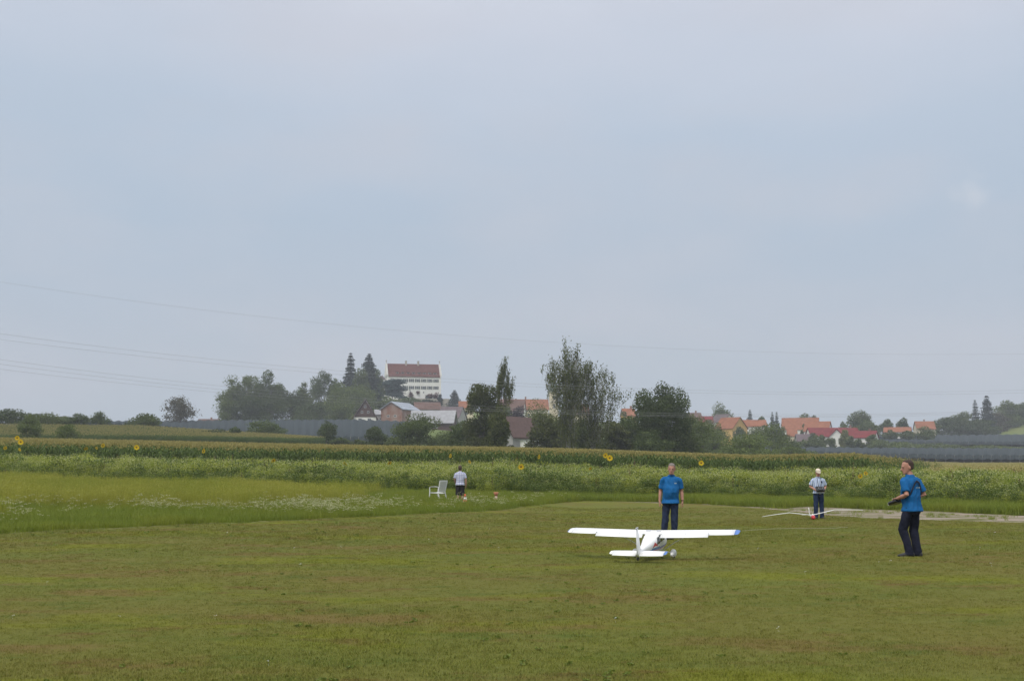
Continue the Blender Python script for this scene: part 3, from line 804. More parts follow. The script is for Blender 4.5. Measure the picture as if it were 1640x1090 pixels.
# left skyline hedge and loose bushes
gh = 'bushes along the left skyline'
plant('bush', 'tall dark bush at the far left end of the skyline hedge', 8, 352, 655, 50, 'bush', lf_dark, 1500, cat=B, group=gh)
plant('bush', 'low dark bush second from the far left in the skyline hedge', 42, 354, 662, 48, 'bush', lf_dark, 1300, cat=B, group=gh)
plant('bush', 'wide hedge bush above the tan maize top, third from far left', 73, 350, 662, 54, 'bush', lf_mid, 1300, cat=B, group=gh)
plant('bush', 'low hedge bush between two wider ones on the left skyline', 98, 356, 667, 40, 'bush', lf_mid, 900, cat=B, group=gh)
plant('bush', 'rounded dark bush ending the skyline hedge at its right', 122, 352, 663, 36, 'bush', lf_dark, 1200, cat=B, group=gh)
plant('small_tree', 'small ragged tree alone on the skyline right of the hedge', 158, 352, 659, 30, 'sparse', lf_dark, 750, cb=.05, cat=T)
plant('bush', 'broad dome shaped bush alone on the skyline left of the sparse tree', 231, 345, 663, 52, 'bush', lf_mid, 2200, cat=B)
plant('tree', 'sparse brownish tree alone on the skyline left of the wooded hill', 286, 520, 636, 48, 'sparse', lf_brown, 1300, cb=.12, lobes=22, cat=T)
plant('bush', 'round bush standing in the maize slope at the far left', 43, 250, 666, 36, 'bush', lf_light, 1700, cat=B)
plant('bush', 'pale low bush in the green maize edge right of the round bush', 107, 245, 680, 34, 'bush', lf_mid, 1100, cat=B)
plant('bush', 'wide dark bush in front of the blue grey net', 421, 345, 674, 58, 'bush', lf_dark, 2200, cat=B)
plant('bush', 'upright dark bush where the upper maize field ends', 522, 320, 676, 30, 'bush', lf_dark, 1500, cat=B, ybase=708)
plant('bush', 'egg shaped dark bush between the net and the big leafy bush', 600, 290, 684, 32, 'bush', lf_dark, 1700, cat=B)
plant('tree', 'big leafy bushy tree in front of the corrugated roofed barn', 668, 270, 664, 72, 'bush', lf_mid, 3800, cat=T, lobes=22)
for x, wd, yt, lab in ((545, 34, 701, 'low scrub left of the egg shaped bush'), (572, 26, 704, 'dark low scrub touching the egg shaped bush'), (632, 40, 699, 'low scrub between the egg shaped bush and the big leafy tree'),
                       (716, 40, 690, 'low scrub right of the big leafy tree'), (475, 30, 699, 'low scrub behind the upper maize field end'), (741, 44, 699, 'low scrub left of the split birch'), (702, 36, 700, 'low scrub below the right end of the corrugated barn'), (345, 40, 687, 'thin line of scrub under the net left of the wide bush'), (375, 18, 684, 'small scrub under the net beside the wide bush')):
    plant('scrub', lab, x, 300, yt, wd, 'bush', lf_dark if x % 2 else lf_mid, 800, cat=B, group='low scrub behind the maize')
# wooded castle hill
gw = 'trees on the castle hill'
plant('tree', 'grey green airy tree at the left end of the wooded hill', 368, 600, 605, 44, 'sparse', lf_mid, 2000, cb=.06, lobes=26, group=gw)
plant('tree', 'tall full tree second from the left end of the wooded hill', 398, 606, 603, 50, 'broad', lf_mid, 3000, cb=.08, lobes=22, group=gw)
plant('tree', 'tallest dark rounded tree of the wooded hill left half', 432, 600, 597, 50, 'broad', lf_dark, 3300, cb=.08, lobes=22, group=gw)
plant('tree', 'low dark tree in the dip of the wooded hill', 470, 604, 628, 44, 'round', lf_dark, 2000, cb=.03, group=gw)
plant('tree', 'mid height airy tree just right of the dip in the wooded hill', 485, 610, 614, 30, 'sparse', lf_mid, 1500, cb=.05, lobes=20, group=gw)
plant('tree', 'broad dark crowned tree left of the two tall spruces', 518, 640, 597, 48, 'broad', lf_dark, 2600, cb=.08, lobes=20, group=gw)
plant('tree', 'low bushy tree under the left end of the wooded hill', 362, 592, 640, 34, 'bush', lf_mid, 1500, group=gw)
plant('tree', 'dark low bushy tree under the second tree of the wooded hill', 392, 590, 636, 50, 'bush', lf_dark, 2200, group=gw)
plant('tree', 'dark bushy tree under the tallest tree of the wooded hill', 432, 592, 632, 56, 'bush', lf_dark, 2400, group=gw)
plant('tree', 'olive tree in front of the broad dark crown on the hill', 540, 610, 616, 46, 'oval', lf_mid, 2400, cb=.03, group=gw)
plant('tree', 'low mixed tree at the wood edge left of the timber gable', 500, 590, 645, 60, 'bush', lf_dark, 2400, cat=T, group=gw)
plant('tree', 'green bushy tree beside the timber gabled farmhouse', 545, 585, 640, 40, 'bush', lf_mid, 1900, cat=T, group=gw)
plant('spruce_tree', 'left one of the two tall spruces beside the castle', 559, 700, 566, 33, 'conifer', lf_con, 4600, cb=.05, size=.62, cat=T)
plant('spruce_tree', 'right one of the two tall spruces, closest to the castle', 589, 705, 567, 40, 'conifer', lf_con, 5200, cb=.05, size=.66, cat=T)
plant('tree', 'olive green tree in front between the two tall spruces', 576, 690, 592, 38, 'oval', lf_mid, 2500, cb=.03, group=gw)
plant('tree', 'dark tree filling the gap between right spruce and castle', 600, 720, 592, 24, 'oval', lf_dark, 1700, cb=.03, group=gw)
plant('tree', 'green lower tree on the slope under the two spruces', 570, 650, 618, 60, 'bush', lf_mid, 2400, cat=T, group=gw)
plant('cedar_tree', 'dark blue green cedar with flat shelves before the castle wall', 627, 760, 609, 42, 'cedar', lf_cedar, 3600, cb=.03, lobes=38, size=.6, cat=T)
plant('bush', 'dark hedge bush at the castle foot left of the arches', 655, 745, 637, 40, 'bush', lf_dark, 1000, cat=B, ybase=652)
plant('bush', 'dark clipped hedge bush under the castle arches', 684, 745, 640, 36, 'bush', lf_con, 800, cat=B, ybase=652)
plant('bush', 'green bushes on the bank right of the timber gable roof', 618, 660, 636, 44, 'bush', lf_mid, 1500, cat=B, ybase=668)
plant('spruce_tree', 'small dark conifer on the skyline right of the castle', 727, 760, 625, 22, 'conifer', lf_con, 1500, cb=.03, size=.55, cat=T)
plant('bush', 'thin upright cypress bush at the right corner of the castle', 704, 790, 632, 8, 'bush', lf_con, 500, cat=B, ybase=648)
# birches and the tree belt behind the maize
gb = 'trees of the belt behind the maize'
plant('birch_tree', 'split birch with a dense hanging crown and a bare gap to its right', 776, 226, 617, 56, 'broad', lf_olive, 5600, bark=m_bark, lobes=30, cb=.03, size=.2, cat=T)
plant('birch_tree', 'slender taller birch stem with a drooping tuft leaning right', 798, 223, 575, 27, 'birch', lf_olive, 3400, bark=m_bark, lobes=5, cb=.66, size=.17, cat=T, lean=.5, dense=1.2, skew=.12)
plant('birch_tree', 'largest weeping birch with many hanging strands in the middle', 911, 218, 556, 66, 'birch', lf_olive, 15000, bark=m_birchbark, lobes=14, cb=.12, size=.18, cat=T)
plant('birch_tree', 'right half weeping birch grown together with the largest one', 951, 222, 582, 80, 'birch', lf_olive, 12500, bark=m_birchbark, lobes=13, cb=.1, size=.18, cat=T, skew=.30)
plant('tree', 'dense dark round topped tree right of the weeping birches', 1062, 232, 619, 82, 'broad', lf_dark, 7500, cb=.06, lobes=34, size=.21, group=gb)
plant('tree', 'small pointed tree leaning on the dense dark tree from the right', 1096, 236, 640, 34, 'oval', lf_mid, 2300, cb=.05, lobes=16, size=.2, group=gb)
for x, Y, yt, wd, lf, lab in (
    (742, 250, 676, 50, lf_dark, 'dark bush left of the split birch foot'),
    (765, 240, 668, 44, lf_olive, 'olive bush around the split birch foot'),
    (802, 214, 652, 36, lf_olive, 'green bush right of the split birch trunk'),
    (812, 420, 650, 30, lf_mid, 'pale green tree behind the split birch gap'),
    (833, 410, 652, 34, lf_purple, 'dark purple leaved tree between the birches'),
    (860, 320, 642, 46, lf_mid, 'green tree between the garden hut and the largest birch'),
    (870, 236, 664, 50, lf_olive, 'olive bush left of the largest birch trunk'),
    (900, 240, 668, 60, lf_mid, 'green bush at the foot of the largest birch'),
    (940, 236, 672, 60, lf_dark, 'dark bush right of the largest birch trunk'),
    (978, 232, 676, 56, lf_olive, 'olive bush at the right foot of the weeping birches'),
    (1012, 250, 668, 56, lf_dark, 'dark bush between the birches and the dense dark tree'),
    (1000, 480, 660, 24, lf_mid, 'distant bush below the small yellow house'),
    (1040, 228, 690, 60, lf_dark, 'low dark bush under the left of the dense dark tree'),
    (1090, 240, 686, 60, lf_mid, 'green bush under the right of the dense dark tree'),
    (1125, 300, 672, 44, lf_mid, 'loose green tree before the dark red roofed house'),
    (1122, 520, 668, 30, lf_mid, 'distant green tree left of the white gable'),
    (1145, 340, 690, 50, lf_light, 'pale green bush left of the wide dome bush'),
    (1150, 420, 680, 36, lf_mid, 'grey green tree in front of the yellow house'),
    (1202, 270, 696, 80, lf_light, 'wide pale green dome bush behind the maize'),
    (1240, 380, 678, 56, lf_mid, 'willowy green tree right of the broad orange red roof'),
    (1215, 460, 684, 34, lf_mid, 'green tree hiding the wall of the broad orange red roof'),
    (1262, 420, 698, 40, lf_dark, 'dark bush under the biggest orange roof'),
    (1272, 330, 716, 60, lf_mid, 'low bush right of the wide pale dome'),
    ):
    plant('bush' if 'bush' in lab else 'tree', lab, x, Y, yt, wd, 'bush', lf, 2200 if Y < 300 else 1500, cat='bush' if 'bush' in lab else T, group=gb, size=.24 if Y < 300 else None)
# village trees
gv = 'trees in the village'
plant('tree', 'rounded airy tree on the skyline above the white grey gable', 1153, 760, 647, 34, 'round', lf_mid, 1700, cb=.1, group=gv)
plant('spruce_tree', 'dark spruce above the broad orange red roof', 1203, 750, 656, 14, 'conifer', lf_con, 1000, cb=.03, size=.55, group=gv)
plant('spruce_tree', 'left stem of the spruce pair left of the biggest orange roof', 1239, 770, 660, 10, 'conifer', lf_con, 800, cb=.03, size=.5, group=gv)
plant('spruce_tree', 'right stem of the spruce pair left of the biggest orange roof', 1246, 765, 660, 10, 'conifer', lf_con, 800, cb=.03, size=.5, group=gv)
plant('tree', 'low tree peeping over the biggest orange roof', 1293, 790, 663, 26, 'round', lf_mid, 1000, cb=.05, group=gv)
plant('tree', 'small dark tree right of the tree over the orange roof', 1306, 788, 666, 12, 'round', lf_dark, 700, cb=.05, group=gv)
plant('tree', 'low dark tree between broad roof and spruce pair', 1222, 780, 668, 16, 'round', lf_dark, 700, cb=.05, group=gv)
plant('tree', 'largest tree on the village skyline right of the red roofs', 1381, 720, 659, 42, 'round', lf_mid, 2400, cb=.08, lobes=20, group=gv)
plant('tree', 'lower green tree in front of the largest village skyline tree', 1392, 690, 674, 32, 'bush', lf_mid, 1400, group=gv)
plant('tree', 'dark tree left of the white gabled orange roof', 1424, 740, 672, 26, 'round', lf_dark, 1300, cb=.05, group=gv)
plant('tree', 'dark round tree right above the white gabled orange roof', 1450, 760, 670, 20, 'round', lf_dark, 1100, cb=.05, group=gv)
plant('tree', 'small tree at the skyline left of the largest village tree', 1352, 760, 676, 14, 'round', lf_mid, 600, cb=.05, group=gv)
plant('tree', 'yellow green tree before the red roof with the white cross gable', 1355, 600, 689, 20, 'oval', lf_yellow, 1300, cb=.03, group=gv)
for x, yt, wd, lab in ((1308, 698, 26, 'garden bush left of the white cross gable'), (1332, 702, 16, 'small garden bush under the white cross gable'), (1378, 703, 14, 'garden bush left of the glazed gable house'), (1245, 700, 30, 'green bush left of the low purple roof'), (1410, 704, 30, 'bush right of the glazed gable house'), (1290, 704, 22, 'round bush before the low purple roof'), (1365, 699, 16, 'garden bush right of the yellow green tree'), (1185, 696, 22, 'bush between the yellow house and the broad roof'), (1232, 690, 26, 'bush right of the broad orange red roof')):
    plant('bush', lab, x, 590, yt, wd, 'bush', lf_mid, 800, cat=B, group='village garden bushes')
for x, yt, wd, lab in ((1440, 708, 70, 'rough green hedge between the two nets, left end'), (1500, 710, 80, 'rough green hedge between the two nets, middle'), (1575, 713, 90, 'rough green hedge between the two nets, right part'), (1650, 716, 90, 'rough green hedge between the two nets at the photo edge'), (1385, 711, 60, 'rough green hedge right of the pale plastic tunnel'), (1300, 715, 70, 'rough green hedge below the pale plastic tunnel')):
    plant('hedge', lab, x, 612, yt, wd, 'bush', lf_mid, 1300, cat='hedge', group='hedges between the nets')
for x, yt, wd, lab in ((1428, 689, 24, 'bush hiding the left wall of the white gabled orange roof'), (1455, 690, 22, 'bush hiding the right wall of the white gabled orange roof'), (1482, 684, 34, 'bush hiding the wall of the house beside the hill copse')):
    plant('bush', lab, x, 670, yt, wd, 'bush', lf_mid, 900, cat=B, group='village garden bushes', ybase=700)
for x, Y_, yt, wd, lab in ((1186, 600, 684, 20, 'tree between the yellow house and its orange neighbour'), (1226, 610, 682, 20, 'tree at the right end of the broad orange red roof'), (1256, 640, 684, 18, 'tree left of the small orange annex'), (1303, 618, 694, 20, 'tree before the overlapping orange roof'), (1318, 615, 697, 14, 'small tree left of the white cross gable'), (1400, 600, 696, 22, 'tree at the right end of the glazed gable house'), (1136, 640, 672, 22, 'tree before the dark red roof'), (1290, 680, 680, 14, 'slim tree before the biggest orange roof')):
    plant('tree', lab, x, Y_, yt, wd, 'bush', lf_mid if wd % 4 else lf_dark, 900, group=gv, ybase=712)
# right hill
gr_ = 'trees on the right hill'
plant('tree', 'left end of the dark copse on the right hill', 1495, 780, 676, 36, 'bush', lf_mid, 1700, group=gr_)
plant('tree', 'wide dark tree in the middle of the copse on the right hill', 1522, 785, 669, 46, 'bush', lf_dark, 2200, group=gr_)
plant('tree', 'pale topped tree left of the two spruces on the right hill', 1548, 790, 661, 32, 'bush', lf_mid, 1800, group=gr_)
plant('tree', 'low dark tree under the two spruces on the right hill', 1572, 780, 672, 50, 'bush', lf_dark, 2200, group=gr_)
plant('spruce_tree', 'shorter spruce of the two on the right hill', 1566, 800, 641, 16, 'conifer', lf_con, 1600, cb=.02, size=.6, group=gr_)
plant('spruce_tree', 'taller spruce of the two on the right hill', 1585, 795, 634, 28, 'conifer', lf_con, 2400, cb=.02, size=.65, group=gr_)
plant('tree', 'round green tree behind the green slope at the right edge', 1617, 830, 643, 40, 'bush', lf_mid, 2300, group=gr_)
plant('tree', 'dark green tree at the very right edge of the photo', 1645, 840, 646, 44, 'bush', lf_dark, 2300, group=gr_)
plant('tree', 'low brownish tree between the taller spruce and the green slope', 1600, 815, 662, 34, 'bush', lf_brown, 1400, group=gr_)

# ------------------------------------------------------------------ power lines crossing the view
m_wire = mat('power_cable', (.30, .30, .31), .5, .1, 1)
def wire(label, pts, r=.012):
    """pts: (photo column, row) of the sagging line; distance grows from 150 m at the left to 220 m at the right"""
    xs, ys = [p[0] for p in pts], [p[1] for p in pts]
    cf = np.polyfit(xs, ys, 2)
    P_ = []
    for px in np.linspace(-420, 2060, 90):
        Y = 150 + 70 * (px / 1640)
        P_.append(P(px, float(np.polyval(cf, px)), Y))
    a = MB(); a.tube(P_, r, 4)
    tag(a.build('power_line', m_wire), label, 'power line', 'power line cables')
wire('topmost single overhead cable high above the castle', [(0, 452), (400, 503), (820, 544), (1130, 561), (1640, 566)], .010)
wire('upper cable of the middle pair, touching the castle roof height', [(0, 536), (410, 578), (730, 607), (1001, 622), (1300, 631), (1640, 622)])
wire('lower cable of the middle pair, just under its twin', [(0, 545), (410, 585), (730, 612), (1001, 627), (1300, 634), (1640, 627)])
wire('upper cable of the lowest bundle above the treetops', [(0, 577), (400, 619), (700, 646), (1060, 662), (1300, 666), (1640, 654)])
wire('middle cable of the lowest bundle above the treetops', [(0, 584), (400, 625), (700, 651), (1060, 664.5), (1300, 667.5), (1640, 656)])
wire('lowest of all overhead cables, crossing in front of the trees', [(0, 592), (400, 630), (700, 654), (1060, 667), (1300, 669), (1640, 659)])
# ------------------------------------------------------------------ people
m_skin = mat('skin', (.42, .235, .165), .55, .12, 9, spec=.35)
m_skin_red = mat('sunburnt_skin', (.42, .215, .155), .55, .12, 9, spec=.35)
m_lip = mat('lips', (.30, .11, .09), .5, .05, 9)
m_eye = mat('eye', (.06, .045, .04), .3, .05, 9)
m_hair_grey = mat('grey_hair', (.20, .175, .155), .75, .35, 40, bump=.6, bscale=120)
m_hair_dark = mat('dark_hair', (.055, .036, .028), .7, .3, 40, bump=.6, bscale=120)
m_hair_brown = mat('grey_brown_hair', (.10, .07, .055), .7, .35, 40, bump=.6, bscale=120)
m_polo = mat('blue_polo_cloth', (.010, .105, .285), .85, .14, 12, spec=.15, bump=.25, bscale=90)
m_jeans = mat('navy_jeans', (.024, .034, .068), .9, .35, 7, spec=.1, bump=.3, bscale=120)
m_dkjeans = mat('black_blue_jeans', (.017, .019, .034), .9, .35, 7, spec=.1, bump=.3, bscale=120)
m_bluetr = mat('dark_blue_trousers', (.022, .035, .075), .9, .25, 7, spec=.1)
m_shorts = mat('charcoal_shorts', (.030, .027, .028), .9, .25, 7, spec=.1)
m_strap = mat('black_strap', (.015, .015, .02), .7, .1, 9)
m_black = mat('black_plastic', (.014, .014, .016), .35, .1, 9, spec=.5)
m_shoe = mat('black_shoe_leather', (.020, .020, .022), .5, .2, 9)
m_sole = mat('pale_sole', (.42, .40, .36), .8, .1, 9)
m_cap = mat('cream_cap_cloth', (.66, .58, .47), .85, .08, 9)
m_mark = mat('pale_print', (.50, .56, .50), .7, .1, 30)
m_silver = mat('silver_plastic', (.55, .55, .53), .35, .05, 9)
def stripemat(name, base, stripe, axis_scales, thr):
    m, t, b = newmat(name)
    p = t.nodes.new('ShaderNodeTexCoord').outputs['Object']
    s = t.nodes.new('ShaderNodeSeparateXYZ'); t.links.new(p, s.inputs[0])
    c = base
    for ax, k, col_ in axis_scales:
        a = t.nodes.new('ShaderNodeMath'); a.operation = 'MULTIPLY'; a.inputs[1].default_value = k; t.links.new(s.outputs[ax], a.inputs[0])
        f = t.nodes.new('ShaderNodeMath'); f.operation = 'FRACT'; t.links.new(a.outputs[0], f.inputs[0])
        g = t.nodes.new('ShaderNodeMath'); g.operation = 'LESS_THAN'; g.inputs[1].default_value = thr; t.links.new(f.outputs[0], g.inputs[0])
        h_ = t.nodes.new('ShaderNodeMath'); h_.operation = 'MULTIPLY'; h_.inputs[1].default_value = .75; t.links.new(g.outputs[0], h_.inputs[0])
        c = mixrgb(t, h_.outputs[0], c, col_)
    t.links.new(c, b.inputs['Base Color']); b.inputs['Roughness'].default_value = .9; b.inputs['Specular IOR Level'].default_value = .1
    return m
m_stripe = stripemat('striped_shirt_cloth', (.50, .56, .66), None, [('X', 17, (.16, .24, .44))], .4)
m_plaid = stripemat('plaid_shirt_cloth', (.64, .65, .72), None, [('X', 13, (.17, .19, .40)), ('Z', 12, (.17, .19, .40))], .3)

def remeshed(mb, name, mats, voxel, smooth=3, folds=0., fscale=9., seed=0, parent=None):
    me = mb.mesh(name + '_tmp', mats)
    o = bpy.data.objects.new('tmp', me); C.objects.link(o)
    md = o.modifiers.new('r', 'REMESH'); md.mode, md.voxel_size = 'VOXEL', voxel
    if smooth:
        s_ = o.modifiers.new('s', 'SMOOTH'); s_.factor, s_.iterations = .5, smooth
    dg = bpy.context.evaluated_depsgraph_get()
    out_ = bpy.data.meshes.new_from_object(o.evaluated_get(dg))
    bpy.data.objects.remove(o); bpy.data.meshes.remove(me)
    if folds:
        n = len(out_.vertices)
        co = np.empty(n * 3, np.float32); out_.vertices.foreach_get('co', co); co = co.reshape(-1, 3)
        no = np.empty(n * 3, np.float32); out_.vertex_normals.foreach_get('vector', no); no = no.reshape(-1, 3)
        d = np.array([noise.noise(Vector((v[0] * fscale * 1.3 + seed, v[1] * fscale * 1.3, v[2] * fscale * .62 + v[0] * fscale * .5))) for v in co], np.float32)
        d2 = 1 - 2 * np.abs(d)
        co += no * (d2 * folds)[:, None]
        out_.vertices.foreach_set('co', co.ravel())
    out_.name = name
    out_.shade_smooth()
    out_.materials.clear()
    for mm in (mats if isinstance(mats, (list, tuple)) else [mats]): out_.materials.append(mm)
    return link(name, out_, parent)

HEAD = [(.0, .030, -.085, -.02), (.02, .050, -.096, .01), (.05, .062, -.098, .055), (.08, .068, -.096, .085), (.12, .073, -.095, .10),
        (.16, .075, -.096, .106), (.19, .070, -.085, .10), (.215, .054, -.062, .08), (.233, .030, -.03, .05)]
def head_ring(z, rx, yf, yb, n=16, k=1.):
    c, r = (yf + yb) / 2, (yb - yf) / 2
    return [Vector((k * rx * math.cos(2 * math.pi * j / n), c + k * r * math.sin(2 * math.pi * j / n), z)) for j in range(n)]
def add_hand(mb, wrist, d, nrm, side, curl, s=1.):
    """d: along the hand, nrm: towards the palm side, side: towards the thumb"""
    d = Vector(d).normalized(); nrm = Vector(nrm); nrm = (nrm - d * nrm.dot(d)).normalized()
    sd_ = d.cross(nrm); sd_ = sd_ if sd_.dot(Vector(side)) > 0 else -sd_
    w_ = Vector(wrist)
    mb.tube([w_ - d * .02, w_ + d * .02, w_ + d * .05, w_ + d * .095 * s], [(.028, .02), (.034, .018), (.042, .016), (.040, .013)], 10, side=sd_, ball=True)
    for i, (off, ln) in enumerate(((.030, .072), (.010, .080), (-.010, .074), (-.029, .058))):
        p = w_ + d * .085 * s + sd_ * off; pts = [p - d * .02, p]; a = 0
        for k in range(3):
            a += curl * (.7 if k == 0 else 1.0)
            p = p + (d * math.cos(a) + nrm * math.sin(a)) * ln * s * (.42, .33, .25)[k]
            pts.append(p)
        mb.tube(pts, [.0095, .0095, .009, .008, .007], 7, ball=True)
    p = w_ + d * .02 + sd_ * .030
    mb.tube([p, p + (d * .7 + sd_ * .7 + nrm * .2) * .035, p + (d * .9 + sd_ * .55 + nrm * .45) * .068, p + (d * 1.0 + sd_ * .4 + nrm * .7) * .088], [.014, .012, .010, .008], 7, ball=True)
def person(label, X, Y, yaw, H, cfg):
    S = H / 1.78
    J = {k: Vector(v) for k, v in cfg['j'].items()}
    b = MB()
    girth, belly = cfg.get('girth', 1.), cfg.get('belly', 0.)
    lean = Vector(cfg.get('lean', (0, 0, 0)))          # chest offset relative to the hips
    hipc = (J['hipL'] + J['hipR']) / 2
    shc = (J['shL'] + J['shR']) / 2
    def axis(z):                             # spine position at height z
        t = (z - hipc.z) / (shc.z - hipc.z)
        return hipc.lerp(shc, t)
    hd = (J['shL'] - J['shR']); hd.z = 0; tw = math.atan2(hd.y, hd.x)      # shoulder line
    hp = (J['hipL'] - J['hipR']); hp.z = 0; tw0 = math.atan2(hp.y, hp.x)
    def ring(z, cy_, rx, ry, n=18, k=1.0, e=2.4):
        c = axis(z); t = min(1, max(0, (z - hipc.z) / (shc.z - hipc.z))); a = tw0 * (1 - t) + tw * t
        pts = []
        for j in range(n):
            th = 2 * math.pi * j / n; cx_, sx_ = math.cos(th), math.sin(th)
            x = math.copysign(abs(cx_) ** (2 / e), cx_) * rx * k; y = math.copysign(abs(sx_) ** (2 / e), sx_) * ry * k + cy_
            pts.append(Vector((c.x + x * math.cos(a) - y * math.sin(a), c.y + x * math.sin(a) + y * math.cos(a), z)))
        return pts
    g = girth
    torso = [(.82, 0, .08, .06), (.87, .005, .135, .095), (.93, .005, .165 * (.5 + .5 * g), .115 * g), (1.02, -.012 * belly, .150 * g, .105 * g + .02 * belly), (1.10, -.020 * belly, .150 * g, .108 * g + .03 * belly),
             (1.20, -.012 * belly, .158 * g, .110 * g + .02 * belly), (1.30, 0, .166, .115), (1.37, .005, .160, .108), (1.42, .008, .135, .092), (1.46, .012, .100, .074), (1.495, .012, .072, .060), (1.52, .01, .058, .054)]
    b.rings([ring(*t) for t in torso])
    nb = axis(1.50) + Vector((0, .01, 0)); nb.z = 1.47
    hb = nb + Vector(cfg.get('head_off', (0, -.025, .085)))
    b.tube([nb - Vector((0, 0, .06)), nb, hb + Vector((0, .01, .02))], [.066, .060, .056], 12)
    hb = hb + Vector((0, 0, -.012))
    hm = Matrix.Translation(hb) @ Matrix.Rotation(cfg.get('head_yaw', 0), 4, 'Z') @ Matrix.Rotation(cfg.get('head_pitch', 0), 4, 'X') @ Matrix.Rotation(cfg.get('head_roll', 0), 4, 'Y') @ Matrix.Scale(1.07, 4)
    def hx(pts): return [hm @ p for p in pts]
    b.rings([hx(head_ring(*r)) for r in HEAD])
    b.tube(hx([Vector((0, -.088, .135)), Vector((0, -.105, .105)), Vector((0, -.122, .082)), Vector((0, -.10, .070))]), [.010, .013, .018, .012], 8)      # nose
    b.tube(hx([Vector((-.045, -.088, .138)), Vector((0, -.094, .140)), Vector((.045, -.088, .138))]), .011, 6)                                             # brow
    b.tube(hx([Vector((-.03, -.082, .02)), Vector((0, -.094, .012)), Vector((.03, -.082, .02))]), .014, 6)                                                 # chin
    b.tube(hx([Vector((-.025, -.092, .047)), Vector((0, -.100, .050)), Vector((.025, -.092, .047))]), .008, 6)
    for s in (-1, 1): b.ball(hm @ Vector((s * .076, .012, .10)), (.010, .022, .034), rot=hm.to_3x3())
    for s, q in ((1, 'L'), (-1, 'R')):
        sh, el, wr = J['sh' + q], J['el' + q], J['wr' + q]
        b.tube([sh - Vector((s * .06, 0, .03)), sh - Vector((0, 0, .015)), sh.lerp(el, .5), el, el.lerp(wr, .35), wr], [.045, .048, .048, .043, .044, .029], 12, ball=True)
        hd_ = cfg['hand' + q]
        add_hand(b, wr, hd_[0], hd_[1], hd_[2], hd_[3])
        hi, kn, an = J['hip' + q], J['kn' + q], J['an' + q]
        cal = kn.lerp(an, .35) + (kn - hi).normalized().cross((an - kn).normalized()) * 0 + Vector((0, .012, 0))
        b.tube([hi + Vector((0, 0, .03)), hi.lerp(kn, .4), kn, cal, an], [.068, .070, .054, .056, .040], 12, ball=True)
        ty = cfg['toe' + q]; td = Vector((math.sin(ty), -math.cos(ty), 0))
        b.tube([an + Vector((0, 0, .03)) - td * .02, an - td * .035 - Vector((0, 0, .035)), an + td * .05 - Vector((0, 0, .04)), an + td * .15 - Vector((0, 0, .055))], [.042, (.034, .040), (.038, .034), (.030, .016)], 10, side=td.cross(Vector((0, 0, 1))), ball=True)
    def fin(o):
        if S != 1:
            o.data.transform(Matrix.Scale(S, 4))
        return o
    body = fin(remeshed(b, 'person', [cfg.get('skin', m_skin)], .0075, 2))
    body.location = (X, Y, gz(X, Y) + cfg.get('lift', -.018)); body.rotation_euler = (0, 0, yaw)
    tag(body, label, 'person', 'people on the airfield')
    # face details
    for s in (-1, 1):
        e = MB(); e.ball(hm @ Vector((s * .031, -.086, .118)), (.013, .010, .007), rot=hm.to_3x3(), nu=8, nv=5); fin(e.build('eye', m_eye, body, True))
    e = MB(); e.tube(hx([Vector((-.024, -.097, .046)), Vector((0, -.105, .048)), Vector((.024, -.097, .046))]), (.005), 6); fin(e.build('mouth', m_lip, body, True))
    # hair
    hr = MB(); fz = cfg.get('hairline', .175); lo = cfg.get('hair_low', .06)
    rs = []
    for z, rx, yf, yb in [(lo, .066, .02, .075), (.08, .069, .02, .09)] + HEAD[4:]:
        yf2 = .0 if z < .10 else (-.035 if z < fz - .03 else (-.055 if z < fz else yf * .97))
        rs.append(hx(head_ring(z + (.006 if z > .19 else 0), rx * 1.06, yf2 * 1.04, yb * 1.08)))
    hr.rings(rs)
    fin(remeshed(hr, 'hair', [cfg['hair']], .008, 2, .004, 55, 3, body))
    # shirt: torso shell with sleeves, hem hanging free
    sh_ = MB(); hem = cfg.get('hem', .86); k = 1.0
    loose = cfg.get('loose', .018)
    st = [(hem, -.006 * belly, .172 * (.4 + .6 * g) + loose + .008, .130 * g + .018 * belly + loose + .010)] + [(z, c_, rx + loose, ry + loose) for z, c_, rx, ry in torso if hem + .04 < z < 1.44] + [(1.465, .012, .098, .078), (1.495, .012, .078, .068), (1.515, .008, .068, .062)]
    sh_.rings([ring(*t) for t in st])
    for s, q in ((1, 'L'), (-1, 'R')):
        sh, el, wr = J['sh' + q], J['el' + q], J['wr' + q]
        f = cfg.get('sleeve', .78)
        sh_.tube([sh - Vector((s * .10, 0, -.012)), sh - Vector((s * .03, 0, .008)), sh.lerp(el, .12) + Vector((s * .004, 0, 0)), sh.lerp(el, f * .55), sh.lerp(el, f)], [.056, .070, .070, .068, .071], 14)
    shirt = fin(remeshed(sh_, 'shirt', [cfg['shirt']],   .009, 3, .012, 8.5, cfg.get('seed', 1), body))
    col_ = MB()
    cb_ = [ring(z, .006 - dz, r_, r_ * .95, k=1) for z, r_, dz in ((1.495, .080, .012), (1.525, .072, .006), (1.530, .064, .004), (1.500, .066, .008))]
    col_.rings(cb_); fin(remeshed(col_, 'collar', [cfg['shirt']], .006, 2, 0, 1, 1, body))
    # trousers
    t_ = MB(); tl = cfg.get('trouser', 1.0)
    t_.rings([ring(z, c_, rx, ry) for z, c_, rx, ry in ((.80, .005, .13, .10), (.86, .008, .166 * (.5 + .5 * g), .116), (.93, .005, .160 * (.5 + .5 * g), .112 * g), (.97, -.005 * belly, .150 * g, .108 * g + .01 * belly))])
